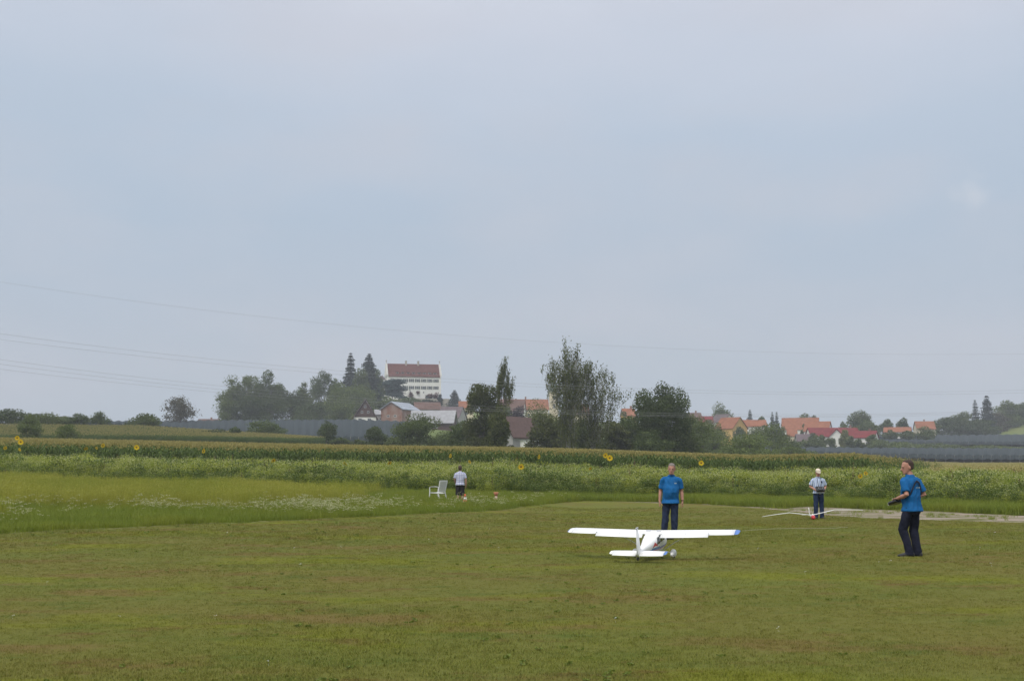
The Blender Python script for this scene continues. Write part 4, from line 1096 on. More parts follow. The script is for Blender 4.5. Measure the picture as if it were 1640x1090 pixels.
    for s, q in ((1, 'L'), (-1, 'R')):
        hi, kn, an = J['hip' + q], J['kn' + q], J['an' + q]
        if tl >= 1:
            ty = cfg['toe' + q]; td = Vector((math.sin(ty), -math.cos(ty), 0))
            t_.tube([hi + Vector((0, 0, .0)), hi.lerp(kn, .4), kn, kn.lerp(an, .5), an + Vector((0, 0, .02)), an + Vector((0, 0, -.045)) + td * .012], [.084, .088, .075, .070, .066, .070], 14)
        else:
            e_ = kn.lerp(an, .12)
            t_.tube([hi, hi.lerp(kn, .5), e_], [.106, .104, .100], 14)
    fin(remeshed(t_, 'trousers' if tl >= 1 else 'shorts', [cfg['trousers']],   .009, 3, .014, 8, cfg.get('seed', 1) + 4, body))
    # shoes
    for s, q in ((1, 'L'), (-1, 'R')):
        an = J['an' + q]; ty = cfg['toe' + q]; td = Vector((math.sin(ty), -math.cos(ty), 0)); sv_ = td.cross(Vector((0, 0, 1)))
        sm = MB(); low = an.z - .09
        sm.tube([an - td * .055 + Vector((0, 0, -.040)), an - td * .02 + Vector((0, 0, -.030)), an + td * .05 - Vector((0, 0, .035)), an + td * .12 - Vector((0, 0, .048)), an + td * .19 - Vector((0, 0, .058))],
                [(.038, .048), (.044, .054), (.047, .046), (.047, .036), (.036, .026)], 12, side=sv_, ball=True)
        sh1 = fin(remeshed(sm, 'shoe', [cfg.get('shoe', m_shoe)], .007, 2, 0, 1, 1, body))
        so = MB(); n = 14
        o0 = an + td * .068; lw_ = []
        for zz_ in (low + .001, low + .022):
            lw_.append([Vector((o0.x, o0.y, zz_)) + td * (.152 * math.cos(2 * math.pi * j / n)) + sv_ * (.046 * math.sin(2 * math.pi * j / n) * (1.0 if math.cos(2 * math.pi * j / n) > 0 else .85)) for j in range(n)])
        so.rings(lw_); fin(so.build('sole', cfg.get('sole', m_shoe), sh1))
    return body, S, hm, J, axis, ring, fin

def transmitter(label, parent_xy, loc, yaw, pitch=0, s=1., face=m_black, neck=None):
    """hand held radio transmitter: case, two sticks, two grips, antenna"""
    root = empty('transmitter', loc, yaw); tag(root, label, 'remote control')
    rt = Matrix.Rotation(pitch, 3, 'X')
    a = MB(); a.box((0, 0, 0), (.20 * s, .17 * s, .055 * s), 0, rt); a.box(rt @ Vector((0, .07 * s, .03 * s)), (.12 * s, .03 * s, .02 * s), 0, rt)
    a.build('case', face, root)
    for sx in (-1, 1):
        b = MB(); b.tube([rt @ Vector((sx * .055 * s, .01 * s, .025 * s)), rt @ Vector((sx * .055 * s, .012 * s, .06 * s))], .006 * s, 6); b.ball(rt @ Vector((sx * .055 * s, .012 * s, .062 * s)), .008 * s, 0, 6, 5); b.build('stick', m_silver, root)
        b = MB(); b.tube([rt @ Vector((sx * .105 * s, -.07 * s, 0)), rt @ Vector((sx * .105 * s, .07 * s, 0))], .024 * s, 8, ball=True); b.build('grip', m_black, root, True)
    return root, rt

# --- helper in blue, facing the camera, behind the model aeroplane
dB = 30.7; xB = XU(1075, dB)
person('man in bright blue polo shirt and jeans standing behind the white model aeroplane', xB, dB, R(-4), 1.80, dict(
    j=dict(shL=(.182, .012, 1.415), shR=(-.182, .012, 1.415), elL=(.245, .045, 1.13), elR=(-.258, .045, 1.13), wrL=(.262, -.005, .885), wrR=(-.285, -.005, .885),
           hipL=(.068, 0, .925), hipR=(-.116, 0, .915), knL=(.06, -.035, .49), knR=(-.15, -.02, .49), anL=(.055, -.01, .09), anR=(-.20, .01, .09)),
    handL=((0.02, -.12, -1), (-.8, .2, 0), (-.3, -1, 0), .35), handR=((-.02, -.12, -1), (.8, .2, 0), (.3, -1, 0), .35),
    toeL=R(16), toeR=R(-20), girth=1.12, belly=1.3, hair=m_hair_grey, hairline=.18, shirt=m_polo, trousers=m_jeans, head_yaw=R(-8), head_roll=R(4), head_pitch=R(6), skin=m_skin_red, hem=.84, seed=2))
bB = bpy.data.objects['person']
lg = MB()
for i in range(4): lg.box((.070 + i * .014, -.158 + i * .002, 1.338), (.010, .004, .014), 0, Matrix.Rotation(R(12), 3, 'Z'))
lg.box((.09, -.158, 1.322), (.05, .004, .004), 0, Matrix.Rotation(R(12), 3, 'Z'))
lg.build('chest_print', m_mark, bB)
wt = MB(); wt.tube([(.262, -.004, .93), (.262, -.001, .91)], .034, 10); wt.build('wristwatch', m_strap, bB)

# --- pilot in blue on the right, back half turned to us, holding the transmitter
dA = 23.7; xA = XU(1459, dA)
bA, SA, hmA, JA, axA, rgA, finA = person('man in blue polo shirt with black strap, seen from behind, holding a transmitter', xA, dA, R(-142), 1.80, dict(
    j=dict(shL=(.182, -.04, 1.41), shR=(-.182, -.01, 1.415), elL=(.245, .06, 1.15), elR=(-.275, .085, 1.15), wrL=(.20, -.17, 1.085), wrR=(-.085, -.14, 1.075),
           hipL=(.092, -.005, .92), hipR=(-.092, .005, .92), knL=(.125, -.13, .51), knR=(-.085, -.045, .49), anL=(.085, -.03, .09), anR=(-.085, .03, .09)),
    handL=((-.35, -1, -.15), (0, 0, -1), (-1, 0, .1), .55), handR=((.35, -1, -.15), (0, 0, -1), (1, 0, .1), .55),
    toeL=R(42), toeR=R(6), girth=1.04, belly=.8, hair=m_hair_dark, hairline=.20, shirt=m_polo, trousers=m_dkjeans, head_yaw=R(52), head_pitch=R(10), skin=m_skin_red, hem=.85, seed=9, shoe=m_shoe, sole=m_sole))
# harness: two straps meeting between the shoulder blades
def on_back(x, z, off=.034):
    best = min(rgA(z, .005, .175 + off * .6, .115 + off, n=48), key=lambda p: abs((p - axA(z)).x - x) + (0 if (p - axA(z)).y > 0 else 5))
    return best
hs = MB()
for s in (-1, 1):
    pts = [on_back(s * .004, 1.405, .03), on_back(s * .05, 1.375), on_back(s * .10, 1.31), on_back(s * .14, 1.23), on_back(s * .165, 1.15)]
    hs.tube(pts, [(.006, .017)] * 5, 8, side=(0, 1, 0))
finA(hs.build('harness_strap', m_strap, bA))
lg = MB()
for i in range(7):
    p = on_back(-.06 + i * .02, 1.285, .040); lg.box(p, (.013, .006, .020 if i % 2 else .014), 0, Matrix.Rotation(R(0), 3, 'Z'))
finA(lg.build('back_print', m_mark, bA))
Rz = Matrix.Rotation(R(-142), 3, 'Z')
pt = bA.location + Rz @ (Vector((.09, -.285, 1.01)) * SA)
tx, rt = transmitter('black radio transmitter held at the waist by the man with the strap', None, pt, R(-142) + math.pi, R(-18), 1.1)
tb = MB(); tb.box(rt @ Vector((0, .11, .0)), (.15, .05, .045), 0, rt); tb.build('tray_edge', m_silver, tx)

# --- elderly pilot with cap behind the glider
dC = 44.6; xC = XU(1310, dC)
bC, SC, hmC, JC, axC, rgC, finC = person('man in cream cap and blue striped shirt standing behind the red nosed glider', xC, dC, R(3), 1.74, dict(
    j=dict(shL=(.18, .01, 1.41), shR=(-.18, .01, 1.41), elL=(.285, .05, 1.17), elR=(-.285, .05, 1.17), wrL=(.15, -.16, 1.03), wrR=(-.15, -.16, 1.05),
           hipL=(.092, 0, .92), hipR=(-.092, 0, .92), knL=(.105, -.01, .49), knR=(-.105, -.01, .49), anL=(.11, .02, .09), anR=(-.11, .02, .09)),
    handL=((-.75, -.6, -.1), (0, .4, -1), (0, -1, .3), .6), handR=((.75, -.6, -.1), (0, .4, -1), (0, -1, .3), .6),
    toeL=R(12), toeR=R(-12), girth=1.02, belly=.6, hair=m_hair_grey, shirt=m_stripe, trousers=m_bluetr, head_pitch=R(10), skin=m_skin_red, hem=.93, seed=5, loose=.026))
cp_ = MB()
cp_.rings([[hmC @ Vector((p.x, p.y, p.z)) for p in head_ring(z, rx * 1.12, yf * 1.1, yb * 1.1)] for z, rx, yf, yb in ((.150, .076, -.097, .106), (.18, .076, -.097, .106), (.215, .070, -.088, .10), (.245, .050, -.06, .075), (.255, .02, -.02, .03))])
cap = finC(cp_.build('cap', m_cap, bC, True))
vs = MB(); n = 9
for dz in (0,):
    r0 = [hmC @ Vector((.082 * math.cos(math.pi * (1 + j / (n - 1))), -.01 + .095 * math.sin(math.pi * (1 + j / (n - 1))), .155)) for j in range(n)]
    r1 = [hmC @ Vector((.075 * math.cos(math.pi * (1 + j / (n - 1))), -.03 + .150 * math.sin(math.pi * (1 + j / (n - 1))), .140)) for j in range(n)]
    r2 = [p - Vector((0, 0, .006)) for p in r1]; r3 = [p - Vector((0, 0, .006)) for p in r0]
    vs.rings([r0, r1, r2, r3], closed=False, cap=False)
finC(vs.build('visor', m_cap, cap))
ns_ = MB(); ns_.tube([(.03, -.20, 1.14), (.06, -.155, 1.30), (.068, -.09, 1.46), (.05, .0, 1.53)], .008, 6); ns_.tube([(-.03, -.20, 1.14), (-.06, -.155, 1.30), (-.068, -.09, 1.46), (-.05, .0, 1.53)], .008, 6)
finC(ns_.build('neck_strap', m_strap, bC))
bt = MB(); bt.rings([rgC(z, -.006, .178, .135) for z in (.935, .97)]); finC(bt.build('belt', m_strap, bC))
pk = MB(); pk.box((.085, -.150, 1.335), (.05, .012, .07)); finC(pk.build('chest_pocket', m_bluetr, bC))
pc = bC.location + Vector((0, -.27, 1.085)) * SC
transmitter('black transmitter held at the belly by the man with the cap', None, pc, R(183), R(-40), 1.25)

# --- spectator in shorts with his back to us
dD = 57.; xD = XU(737, dD)
person('man in plaid shirt and dark shorts standing with his back turned before the flowers', xD, dD, R(176), 1.76, dict(
    j=dict(shL=(.18, .01, 1.41), shR=(-.18, .01, 1.41), elL=(.25, .02, 1.15), elR=(-.262, .02, 1.15), wrL=(.22, -.12, .96), wrR=(-.265, -.02, .89),
           hipL=(.092, 0, .92), hipR=(-.092, 0, .92), knL=(.10, -.01, .49), knR=(-.10, -.01, .49), anL=(.10, .02, .09), anR=(-.10, .02, .09)),
    handL=((-.1, -.5, -1), (-1, 0, 0), (0, -1, .4), .4), handR=((0, -.1, -1), (1, 0, 0), (0, -1, 0), .35),
    toeL=R(12), toeR=R(-12), girth=1.06, belly=.7, hair=m_hair_brown, hair_low=.03, shirt=m_plaid, trousers=m_shorts, trouser=.5, head_pitch=R(-8), hem=.90, seed=7, loose=.024))

# ------------------------------------------------------------------ white high-wing model aeroplane
m_pwhite = mat('white_film', (.82, .82, .81), .35, .02, 4, spec=.4)
m_pblue = mat('blue_film', (.06, .17, .48), .35, .06, 4, spec=.4)
m_pred = mat('red_film', (.50, .03, .035), .35, .06, 4, spec=.4)
m_pteal = mat('teal_film', (.05, .22, .30), .35, .06, 4)
m_pwin = mat('tinted_window', (.035, .045, .05), .15, .1, 4, spec=.5)
m_line = mat('hinge_gap', (.45, .46, .48), .7, .05, 4)
def aerofoil(n=9, t=.12):
    up = [(c, t * 5 * (.2969 * math.sqrt(c) - .126 * c - .3516 * c * c + .2843 * c ** 3 - .1036 * c ** 4)) for c in [(1 - math.cos(math.pi * i / n)) / 2 for i in range(n + 1)]]
    return [(c, z * 1.15) for c, z in reversed(up)] + [(c, -z * .5) for c, z in up[1:-1]]
def wing_sec(x, yle, z, chord, inc=0., c0=0., c1=1., t=.12, n=9, sx=1.):
    """section in the y-z plane: leading edge at +y"""
    pts = []
    for c, zz_ in aerofoil(n, t):
        c2 = c
        if c0 > 0 or c1 < 1: c2 = c0 + (c1 - c0) * c
        yy, z_ = -c2 * chord, zz_ * chord * sx
        pts.append(Vector((x, yle + yy * math.cos(inc) + z_ * math.sin(inc), z + yy * math.sin(inc) + z_ * math.cos(inc))))
    return pts
def superring(y, w_, zb, zt, n=20, e=3.2):
    c, h_ = (zb + zt) / 2, (zt - zb) / 2
    return [Vector((math.copysign(abs(math.cos(2 * math.pi * j / n)) ** (2 / e), math.cos(2 * math.pi * j / n)) * w_ / 2, y,
                    c + math.copysign(abs(math.sin(2 * math.pi * j / n)) ** (2 / e), math.sin(2 * math.pi * j / n)) * h_)) for j in range(n)]
FUS = [(-1.42, .045, .200, .255, 2.2), (-1.10, .095, .165, .275, 2.4), (-.60, .190, .105, .315, 2.7), (-.25, .28, .060, .360, 3.0), (-.02, .325, .042, .400, 3.2), (.12, .33, .038, .410, 3.4), (.42, .33, .038, .410, 3.4),
       (.58, .32, .045, .36, 3.0), (.66, .31, .05, .295, 2.8), (.90, .27, .075, .275, 2.5), (1.02, .20, .10, .255, 2.2), (1.04, .12, .14, .22, 2.0)]
def fus_at(y):
    ys = [f[0] for f in FUS]
    return [float(np.interp(y, ys, [f[k] for f in FUS])) for k in (1, 2, 3, 4)]
def fus_pt(y, fz, s, off=.003):
    """surface point on side s at height fraction fz of the section"""
    w_, zb, zt, e = fus_at(y)
    v = max(-1, min(1, 2 * fz - 1)); x = (1 - abs(v) ** e) ** (1 / e) * w_ / 2
    return Vector((s * (x + off), y, zb + (zt - zb) * fz))
def plane():
    X, Y = PLANE_XY
    root = empty('model_aeroplane', (X, Y, gz(X, Y)), 0); tag(root, 'large white high wing model aeroplane with blue wing tips parked on the mown grass', 'model aeroplane')
    pit = R(4.4)
    M = Matrix.Rotation(R(-16.5), 4, 'Z') @ Matrix.Translation((0, .22, 0)) @ Matrix.Rotation(pit, 4, 'X') @ Matrix.Translation((0, -.22, 0)) @ Matrix.Translation((0, 0, .090))
    def put(mb, name, m, par=None, smooth=True):
        me = mb.mesh(name, m, smooth); me.transform(M); return link(name, me, par or root)
    a = MB(); a.rings([superring(*f[:4], 20, f[4]) for f in FUS]); fus = put(a, 'fuselage', m_pwhite)
    ch, zl, yl = .43, .405, .40
    a = MB()                                 # main panel up to the rear hinge line, full chord outboard
    rear = .72
    def sec(x, full): 
        return wing_sec(x, yl - .012 * abs(x), zl + .022 * abs(x), ch - .02 * abs(x), R(4), 0, 1 if full else rear, .13)
    a.rings([sec(x, False) for x in (-1.52, -1.1, -.4, 0, .4, 1.1, 1.52)]); wing = put(a, 'wing', m_pwhite)
    for s in (-1, 1):
        a = MB(); a.rings([wing_sec(s * x, yl - .012 * x - (ch - .02 * x) * .735, zl + .022 * x - .018, (ch - .02 * x) * .37, R(19), 0, 1, .10) for x in (.17, .6, 1.05)]); put(a, 'flap', m_pwhite)
        a = MB(); a.rings([wing_sec(s * x, yl - .012 * x - (ch - .02 * x) * .735, zl + .022 * x - .020, (ch - .02 * x) * .265, R(6), 0, 1, .10) for x in (1.058, 1.3, 1.518)]); put(a, 'aileron', m_pwhite)
        tips = ((1.522, 0, 1, 1, 0), (1.56, .012, .95, .95, 0), (1.59, .04, .84, .7, .004), (1.605, .09, .62, .35, .006))
        tip_ = lambda q4: [wing_sec(s * x, yl - .012 * 1.52 - d, zl + .022 * 1.52 + dz, (ch - .03) * k, R(4), 0, 1, .13 * q) for x, d, k, q, dz in q4]
        if s > 0:
            a = MB(); a.rings(tip_(tips)); put(a, 'wing_tip', m_pblue)
        else:
            a = MB(); a.rings(tip_(tips[:3])); wt_ = put(a, 'wing_tip', m_pwhite)
            a = MB(); a.rings(tip_(((1.5905, .04, .84, .72, .004),) + tips[3:])); put(a, 'wing_tip_edge', m_pblue, wt_)
        a = MB(); a.tube([(s * .155, .26, .065), (s * .40, .24, .225), (s * .72, .22, .395)], [(.007, .016)] * 3, 8, side=(0, 1, 0)[0:3] and (0, 0, 1)); put(a, 'wing_strut', m_pwhite)
        for ln in (.17, .62, 1.05):          # flap hinge fittings
            a = MB(); a.box((s * ln, yl - ch * .74, zl - .02 + .022 * ln), (.012, .05, .03)); put(a, 'hinge', m_line, wing, False)
        # side windows, door line, painted arrow and stripes follow the skin of the fuselage
        def patch(name, m, pts, y0, y1, n=8):
            """pts: functions y -> (lower fraction, upper fraction)"""
            b = MB(); ys = np.linspace(y0, y1, n)
            for i in range(n - 1):
                l0, u0 = pts(ys[i]); l1, u1 = pts(ys[i + 1])
                for k in range(3):
                    f0, f1 = k / 3, (k + 1) / 3
                    q = [fus_pt(ys[i], l0 + (u0 - l0) * f0, s), fus_pt(ys[i + 1], l1 + (u1 - l1) * f0, s), fus_pt(ys[i + 1], l1 + (u1 - l1) * f1, s), fus_pt(ys[i], l0 + (u0 - l0) * f1, s)]
                    b.quad(*(q if s > 0 else q[::-1]))
            return put(b, name, m, fus)
        patch('side_window', m_pwin, lambda y: (.56, .56 + .34 * min(1, (y + .24) / .10)), -.235, -.02)
        patch('side_window', m_pwin, lambda y: (.58, .90), .02, .24)
        patch('side_window', m_pwin, lambda y: (.58, .90), .28, .46)
        zf = lambda y, z: (z - fus_at(y)[1]) / (fus_at(y)[2] - fus_at(y)[1])
        patch('blue_stripe', m_pblue, lambda y: (zf(y, .150 - .03 * y), zf(y, .168 - .03 * y)), -1.15, .98, 26)
        patch('red_stripe', m_pred, lambda y: (zf(y, .134 - .03 * y), zf(y, .142 - .03 * y)), -1.0, .95, 24)
        patch('teal_stripe', m_pteal, lambda y: (zf(y, .172 - .03 * y), zf(y, .188 - .03 * y)), -.55, -.05, 12)
        patch('red_arrow', m_pred, lambda y: (zf(y, .204 + .07 * (1 - abs(y + .33) / .17) * .35), zf(y, .210 + .085 * (1 - abs(y + .33) / .17))), -.50, -.16, 13)
    # rear window above the cabin back, roof hatches
    a = MB()
    for s in (-1, 1):
        pass
    # windscreen
    b = MB()
    for k in range(4):
        x0, x1 = -.13 + k * .065, -.065 + k * .065
        b.quad((x0, .46, .412), (x1, .46, .412), (x1, .64, .316), (x0, .64, .316))
    put(b, 'windscreen', m_pwin, fus)
    for s in (-1, 1):
        b = MB(); b.box((s * .10, .40 - .11, zl + .024), (.09, .11, .012), 0, Matrix.Rotation(R(4), 3, 'X')); put(b, 'skylight', m_line, wing, False)
    # tail
    a = MB(); a.rings([[Vector((p.z * 0 + (q - .0), p.y, z)) for p, q in ((Vector((0, yl_ - c * chd, 0)), th * tf) for c, tf in ((0, 0), (.15, .8), (.4, 1), (.75, .6), (1, .12), (.75, -.6), (.4, -1), (.15, -.8)))] for z, yl_, chd, th in ((.225, -1.00, .46, .020), (.30, -1.12, .36, .018), (.655, -1.30, .19, .012))])
    fin_ = put(a, 'fin', m_pwhite)
    a = MB(); a.box((0, -1.395, .668), (.022, .18, .022)); put(a, 'fin_cap', m_line, fin_, False)
    a = MB(); a.rings([wing_sec(x, -1.14 - .05 * abs(x), .245, .19 - .07 * abs(x), R(3), 0, 1, .09) for x in (-.455, -.2, 0, .2, .455)]); tp = put(a, 'tailplane', m_pwhite)
    for s in (-1, 1):
        a = MB(); a.rings([wing_sec(s * x, -1.165 - d, .243, .25 * k, R(6), 0, 1, .09 * q) for x, d, k, q in ((.456, 0, 1, 1), (.485, .015, .9, .9), (.505, .05, .65, .5))]); put(a, 'tail_tip', m_pblue if s > 0 else m_pwhite, tp)
    for s in (-1, 1):                        # elevator halves, drooping
        a = MB(); a.rings([wing_sec(s * x, -1.14 - .05 * x - (.19 - .07 * x) * .97, .240, .125 - .03 * x, R(22), 0, 1, .10) for x in (.03, .2, .452)]); put(a, 'elevator', m_pwhite, tp)
    # gear
    def wheel(x, y, z, r, pant):
        b = MB(); n = 16
        prof = ((-.4, .55), (-.42, .8), (-.25, 1), (.25, 1), (.42, .8), (.4, .55))
        b.rings([[Vector((x + u * r, y + q * r * math.cos(2 * math.pi * j / n), z + q * r * math.sin(2 * math.pi * j / n))) for j in range(n)] for u, q in prof])
        t = put(b, 'tyre', m_black)
        h_ = MB(); h_.ball((x, y, z), (.45 * r, .5 * r, .5 * r)); put(h_, 'hub', m_silver, t)
    for s in (-1, 1):
        wheel(s * .36, .27, -.020, .052, True)
        b = MB(); b.rings([superring(y, w_, zb, zt, 14, 2.2) for y, w_, zb, zt in ((.05, .02, .00, .03), (.10, .075, -.035, .065), (.20, .115, -.055, .09), (.28, .12, -.055, .095), (.36, .09, -.05, .075), (.41, .03, -.02, .04))])
        me = put(b, 'wheel_fairing', m_pwhite); me.data.transform(Matrix.Translation(M.to_3x3() @ Vector((s * .36, 0, 0))))
        b = MB(); b.tube([(s * .14, .27, .06), (s * .25, .27, .045), (s * .36, .27, .02)], [(.022, .006)] * 3, 8, side=(0, 1, 0)); put(b, 'gear_leg', m_pwhite)
    wheel(0, -1.36, .135, .034, False)
    b = MB(); b.tube([(0.02, -1.34, .215), (0.028, -1.36, .135)], .006, 6); b.tube([(-0.02, -1.34, .215), (-0.028, -1.36, .135)], .006, 6); put(b, 'tail_wheel_fork', m_silver)
    b = MB(); b.tube([(0, 1.03, .185), (0, 1.07, .185), (0, 1.12, .185)], [.05, .045, .012], 10); put(b, 'spinner', m_pblue)
    b = MB()
    for s in (-1, 1): b.tube([(0, 1.065, .185), (s * .10, 1.065, .19), (s * .24, 1.065, .185)], [(.010, .010), (.004, .024), (.002, .010)], 8, side=(0, 1, 0))
    put(b, 'propeller', m_black)
plane()

# ------------------------------------------------------------------ glider with bent wings and red nose
def glider():
    Y = 43.3; p = G(1300, Y)
    root = empty('model_glider', p, 0); tag(root, 'white model glider with red nose and bent long wings lying on the grass', 'model glider')
    M = Matrix.Rotation(R(-7), 4, 'Z') @ Matrix.Rotation(R(-4.0), 4, 'Y') @ Matrix.Scale(.95, 4)
    def put(mb, name, m, par=None):
        me = mb.mesh(name, m, True); me.transform(M); return link(name, me, par or root)
    a = MB(); pr = ((-.36, .020, .075), (-.34, .055, .08), (-.28, .080, .09), (-.18, .090, .095), (-.10, .080, .10)); n = 14
    a.rings([[Vector((r * .85 * math.cos(2 * math.pi * j / n), y, z + r * math.sin(2 * math.pi * j / n))) for j in range(n)] for y, r, z in pr]); put(a, 'nose', m_pred)
    pr = ((-.10, .080, .10), (.1, .060, .11), (.35, .030, .12), (1.0, .016, .14))
    a = MB(); a.rings([[Vector((r * .85 * math.cos(2 * math.pi * j / n), y, z + r * math.sin(2 * math.pi * j / n))) for j in range(n)] for y, r, z in pr]); fus = put(a, 'fuselage', m_pwhite)
    a = MB(); a.rings([[Vector((r * .7 * math.cos(2 * math.pi * j / n), y, z + r * math.sin(2 * math.pi * j / n))) for j in range(n)] for y, r, z in ((-.26, .01, .165), (-.20, .04, .165), (-.10, .05, .165), (.02, .02, .165))]); put(a, 'canopy', m_pwhite, fus)
    def wsec(x, z, c, ang=0):                # leading edge towards the camera (-y)
        return [Vector((v.x, -v.y, v.z)) for v in wing_sec(x, .02, z, c, 0, 0, 1, .10)]
    dih = .14
    for s in (-1, 1):
        a = MB(); a.rings([wsec(s * x, .165 + z, c) for x, z, c in ((.0, 0, .24), (.4, .07, .235), (.80, dih, .22))]); wg = put(a, 'wing_panel', m_pwhite)
        a = MB(); a.rings([wsec(s * x, .165 + z, c) for x, z, c in ((.802, dih, .22), (1.3, dih - .03, .18), (1.76, dih - .07, .11), (1.80, dih - .075, .06))]); put(a, 'wing_tip_panel', m_pwhite)
    a = MB(); a.rings([[Vector((t * .012, y0 + c * ch, z)) for t, c in ((0, 0), (1, .3), (.4, .8), (0, 1), (-.4, .8), (-1, .3))] for z, y0, ch in ((.13, .84, .22), (.32, .90, .16), (.42, .94, .10))]); put(a, 'fin', m_pwhite)
    a = MB(); a.rings([[Vector((v.x, -v.y + 1.7, v.z)) for v in wing_sec(x, .84, .165, .13 - .10 * abs(x), 0, 0, 1, .09)] for x in (-.28, 0, .28)]); put(a, 'tailplane', m_pwhite)
glider()

# ------------------------------------------------------------------ garden chair, cones, rope, ball
m_plastic = mat('white_plastic', (.72, .72, .71), .4, .05, 5, spec=.4)
def chair():
    Y = 58.; p = G(702, Y)
    root = empty('garden_chair', p + Vector((0, 0, .02)), R(-128)); tag(root, 'white plastic garden armchair with slatted back standing in the grass', 'chair')
    s = 1.05
    a = MB(); nx = 7
    rg_ = []
    for y, w_, z in ((-.25, .24, .415), (-.22, .25, .435), (0, .25, .42), (.20, .22, .41)):
        rg_.append([Vector((x * w_, y, z - .012 * (1 - x * x))) for x in np.linspace(-1, 1, nx)] + [Vector((x * w_, y, z - .03 - .012 * (1 - x * x))) for x in np.linspace(1, -1, nx)])
    a.rings([[v * s for v in r_] for r_ in rg_]); a.build('seat', m_plastic, root)
    bk = MB(); tilt = lambda z: .20 + (z - .42) * .22
    for sx in (-1, 1): bk.tube([Vector((sx * (.215 + (z - .42) * .06), tilt(z), z)) * s for z in (.42, .6, .78, .90)], [(.016, .026)] * 4, 8)
    bk.box(Vector((0, tilt(.915), .915)) * s, (.50 * s, .025, .06), 0, Matrix.Rotation(R(-12), 3, 'X')); bk.box(Vector((0, tilt(.47), .47)) * s, (.44 * s, .02, .05), 0, Matrix.Rotation(R(-12), 3, 'X'))
    back = bk.build('backrest', m_plastic, root)
    sl = MB(); sl.box((0, 0, 0), (.45 * s, .014, .028), 0, Matrix.Rotation(R(-12), 3, 'X')); slm = sl.mesh('slat', [m_plastic])
    for k in range(10):
        z = .515 + k * .0405; o = link('slat', slm, back); o.location = Vector((0, tilt(z), z)) * s
    for sx in (-1, 1):
        ar = MB(); ar.tube([Vector((sx * .235, .26, .66)) * s, Vector((sx * .285, .10, .675)) * s, Vector((sx * .30, -.15, .67)) * s, Vector((sx * .295, -.245, .65)) * s], [(.012, .026)] * 4, 8, side=(0, 0, 1)); ar.build('armrest', m_plastic, root, True)
        lf_ = MB(); lf_.tube([Vector((sx * .295, -.24, .65)) * s, Vector((sx * .275, -.25, .42)) * s, Vector((sx * .295, -.28, .0)) * s], [(.018, .028)] * 3, 8); lf_.build('leg', m_plastic, root)
        lr = MB(); lr.tube([Vector((sx * .22, .20, .45)) * s, Vector((sx * .235, .26, .2)) * s, Vector((sx * .25, .31, 0)) * s], [(.018, .030)] * 3, 8); lr.build('leg', m_plastic, root)
    return root
chair()
m_cone = mat('orange_plastic', (.62, .085, .025), .5, .1, 4, spec=.35)
m_conewhite = mat('white_band', (.72, .71, .69), .5, .08, 4)
m_conefade = mat('faded_orange_plastic', (.55, .22, .13), .7, .15, 4)
m_conepale = mat('faded_pale_band', (.58, .42, .34), .8, .15, 4)
def cone(label, px, Y, mo, mw, base_m, h=.50, lean=0., r0=.12, r1=.035, flip=False):
    p = G(px, Y); root = empty('traffic_cone', p, .3); root.rotation_euler = (lean, lean * .6, .3); tag(root, label, 'traffic cone')
    def seg(name, f0, f1, m):
        a = MB(); n = 16; ra = r0 + (r1 - r0) * f0; rb = r0 + (r1 - r0) * f1
        a.rings([[Vector((r * math.cos(2 * math.pi * j / n), r * math.sin(2 * math.pi * j / n), z)) for j in range(n)] for r, z in ((ra, .03 + f0 * h), (rb, .03 + f1 * h))]); a.build(name, m, root, True)
    a = MB(); a.box((0, 0, .015), (.30, .30, .03)); a.build('base', base_m, root)
    seg('lower_band', 0, .22, mw); seg('cone_body', .22, .50, mo); seg('white_band', .50, .72, mw); seg('cone_tip', .72, 1, mo)
    return root
cone('orange and white striped traffic cone beside the man in shorts', 745, 55.5, m_cone, m_conewhite, m_conewhite, .50)
def marker():
    p = G(794.5, 59); root = empty('marker_post', p); tag(root, 'faded orange marker post with flared top half hidden in tall grass', 'marker post')
    a = MB(); n = 12
    def rr(r, z): return [Vector((r * math.cos(2 * math.pi * j / n), r * math.sin(2 * math.pi * j / n), z)) for j in range(n)]
    a.rings([rr(.065, 0), rr(.060, .32)]); a.build('post', m_conepale, root, True)
    b = MB(); b.rings([rr(.062, .32), rr(.085, .40), rr(.12, .49), rr(.11, .50), rr(.06, .42)]); b.build('flared_top', m_conefade, root, True)
    b = MB(); b.rings([rr(.068, .12), rr(.066, .20)]); b.build('band', m_conefade, root, True)
marker()
m_rope = mat('pale_cord', (.30, .28, .18), .8, .1, 5)
pts = []
for t in np.linspace(0, 1, 40):
    px, py = (1188 + 165 * t, 853 - 6 * t - 1.2 * math.sin(t * 5)) if t < .93 else (1188 + 165 * t + 10 * (t - .93) / .07 * .5, 853 - 6 * t)
    Y = CAMH / -ray(px, py)[1]; q = P(px, py, Y); pts.append((q.x, q.y, gz(q.x, q.y) + .06))
a = MB(); a.tube(pts, .006, 6); tag(a.build('tow_cord', m_rope), 'pale thin cord lying on the lawn between aeroplane and pilot', 'cord')
p = G(1099, 66.5); a = MB(); a.ball((0, 0, .10), (.11, .10, .09), 0, 12, 8)
o = tag(a.build('marker_ball', m_conewhite, None, True), 'small white ball at the lawn edge right of the man in blue', 'ball'); o.location = p

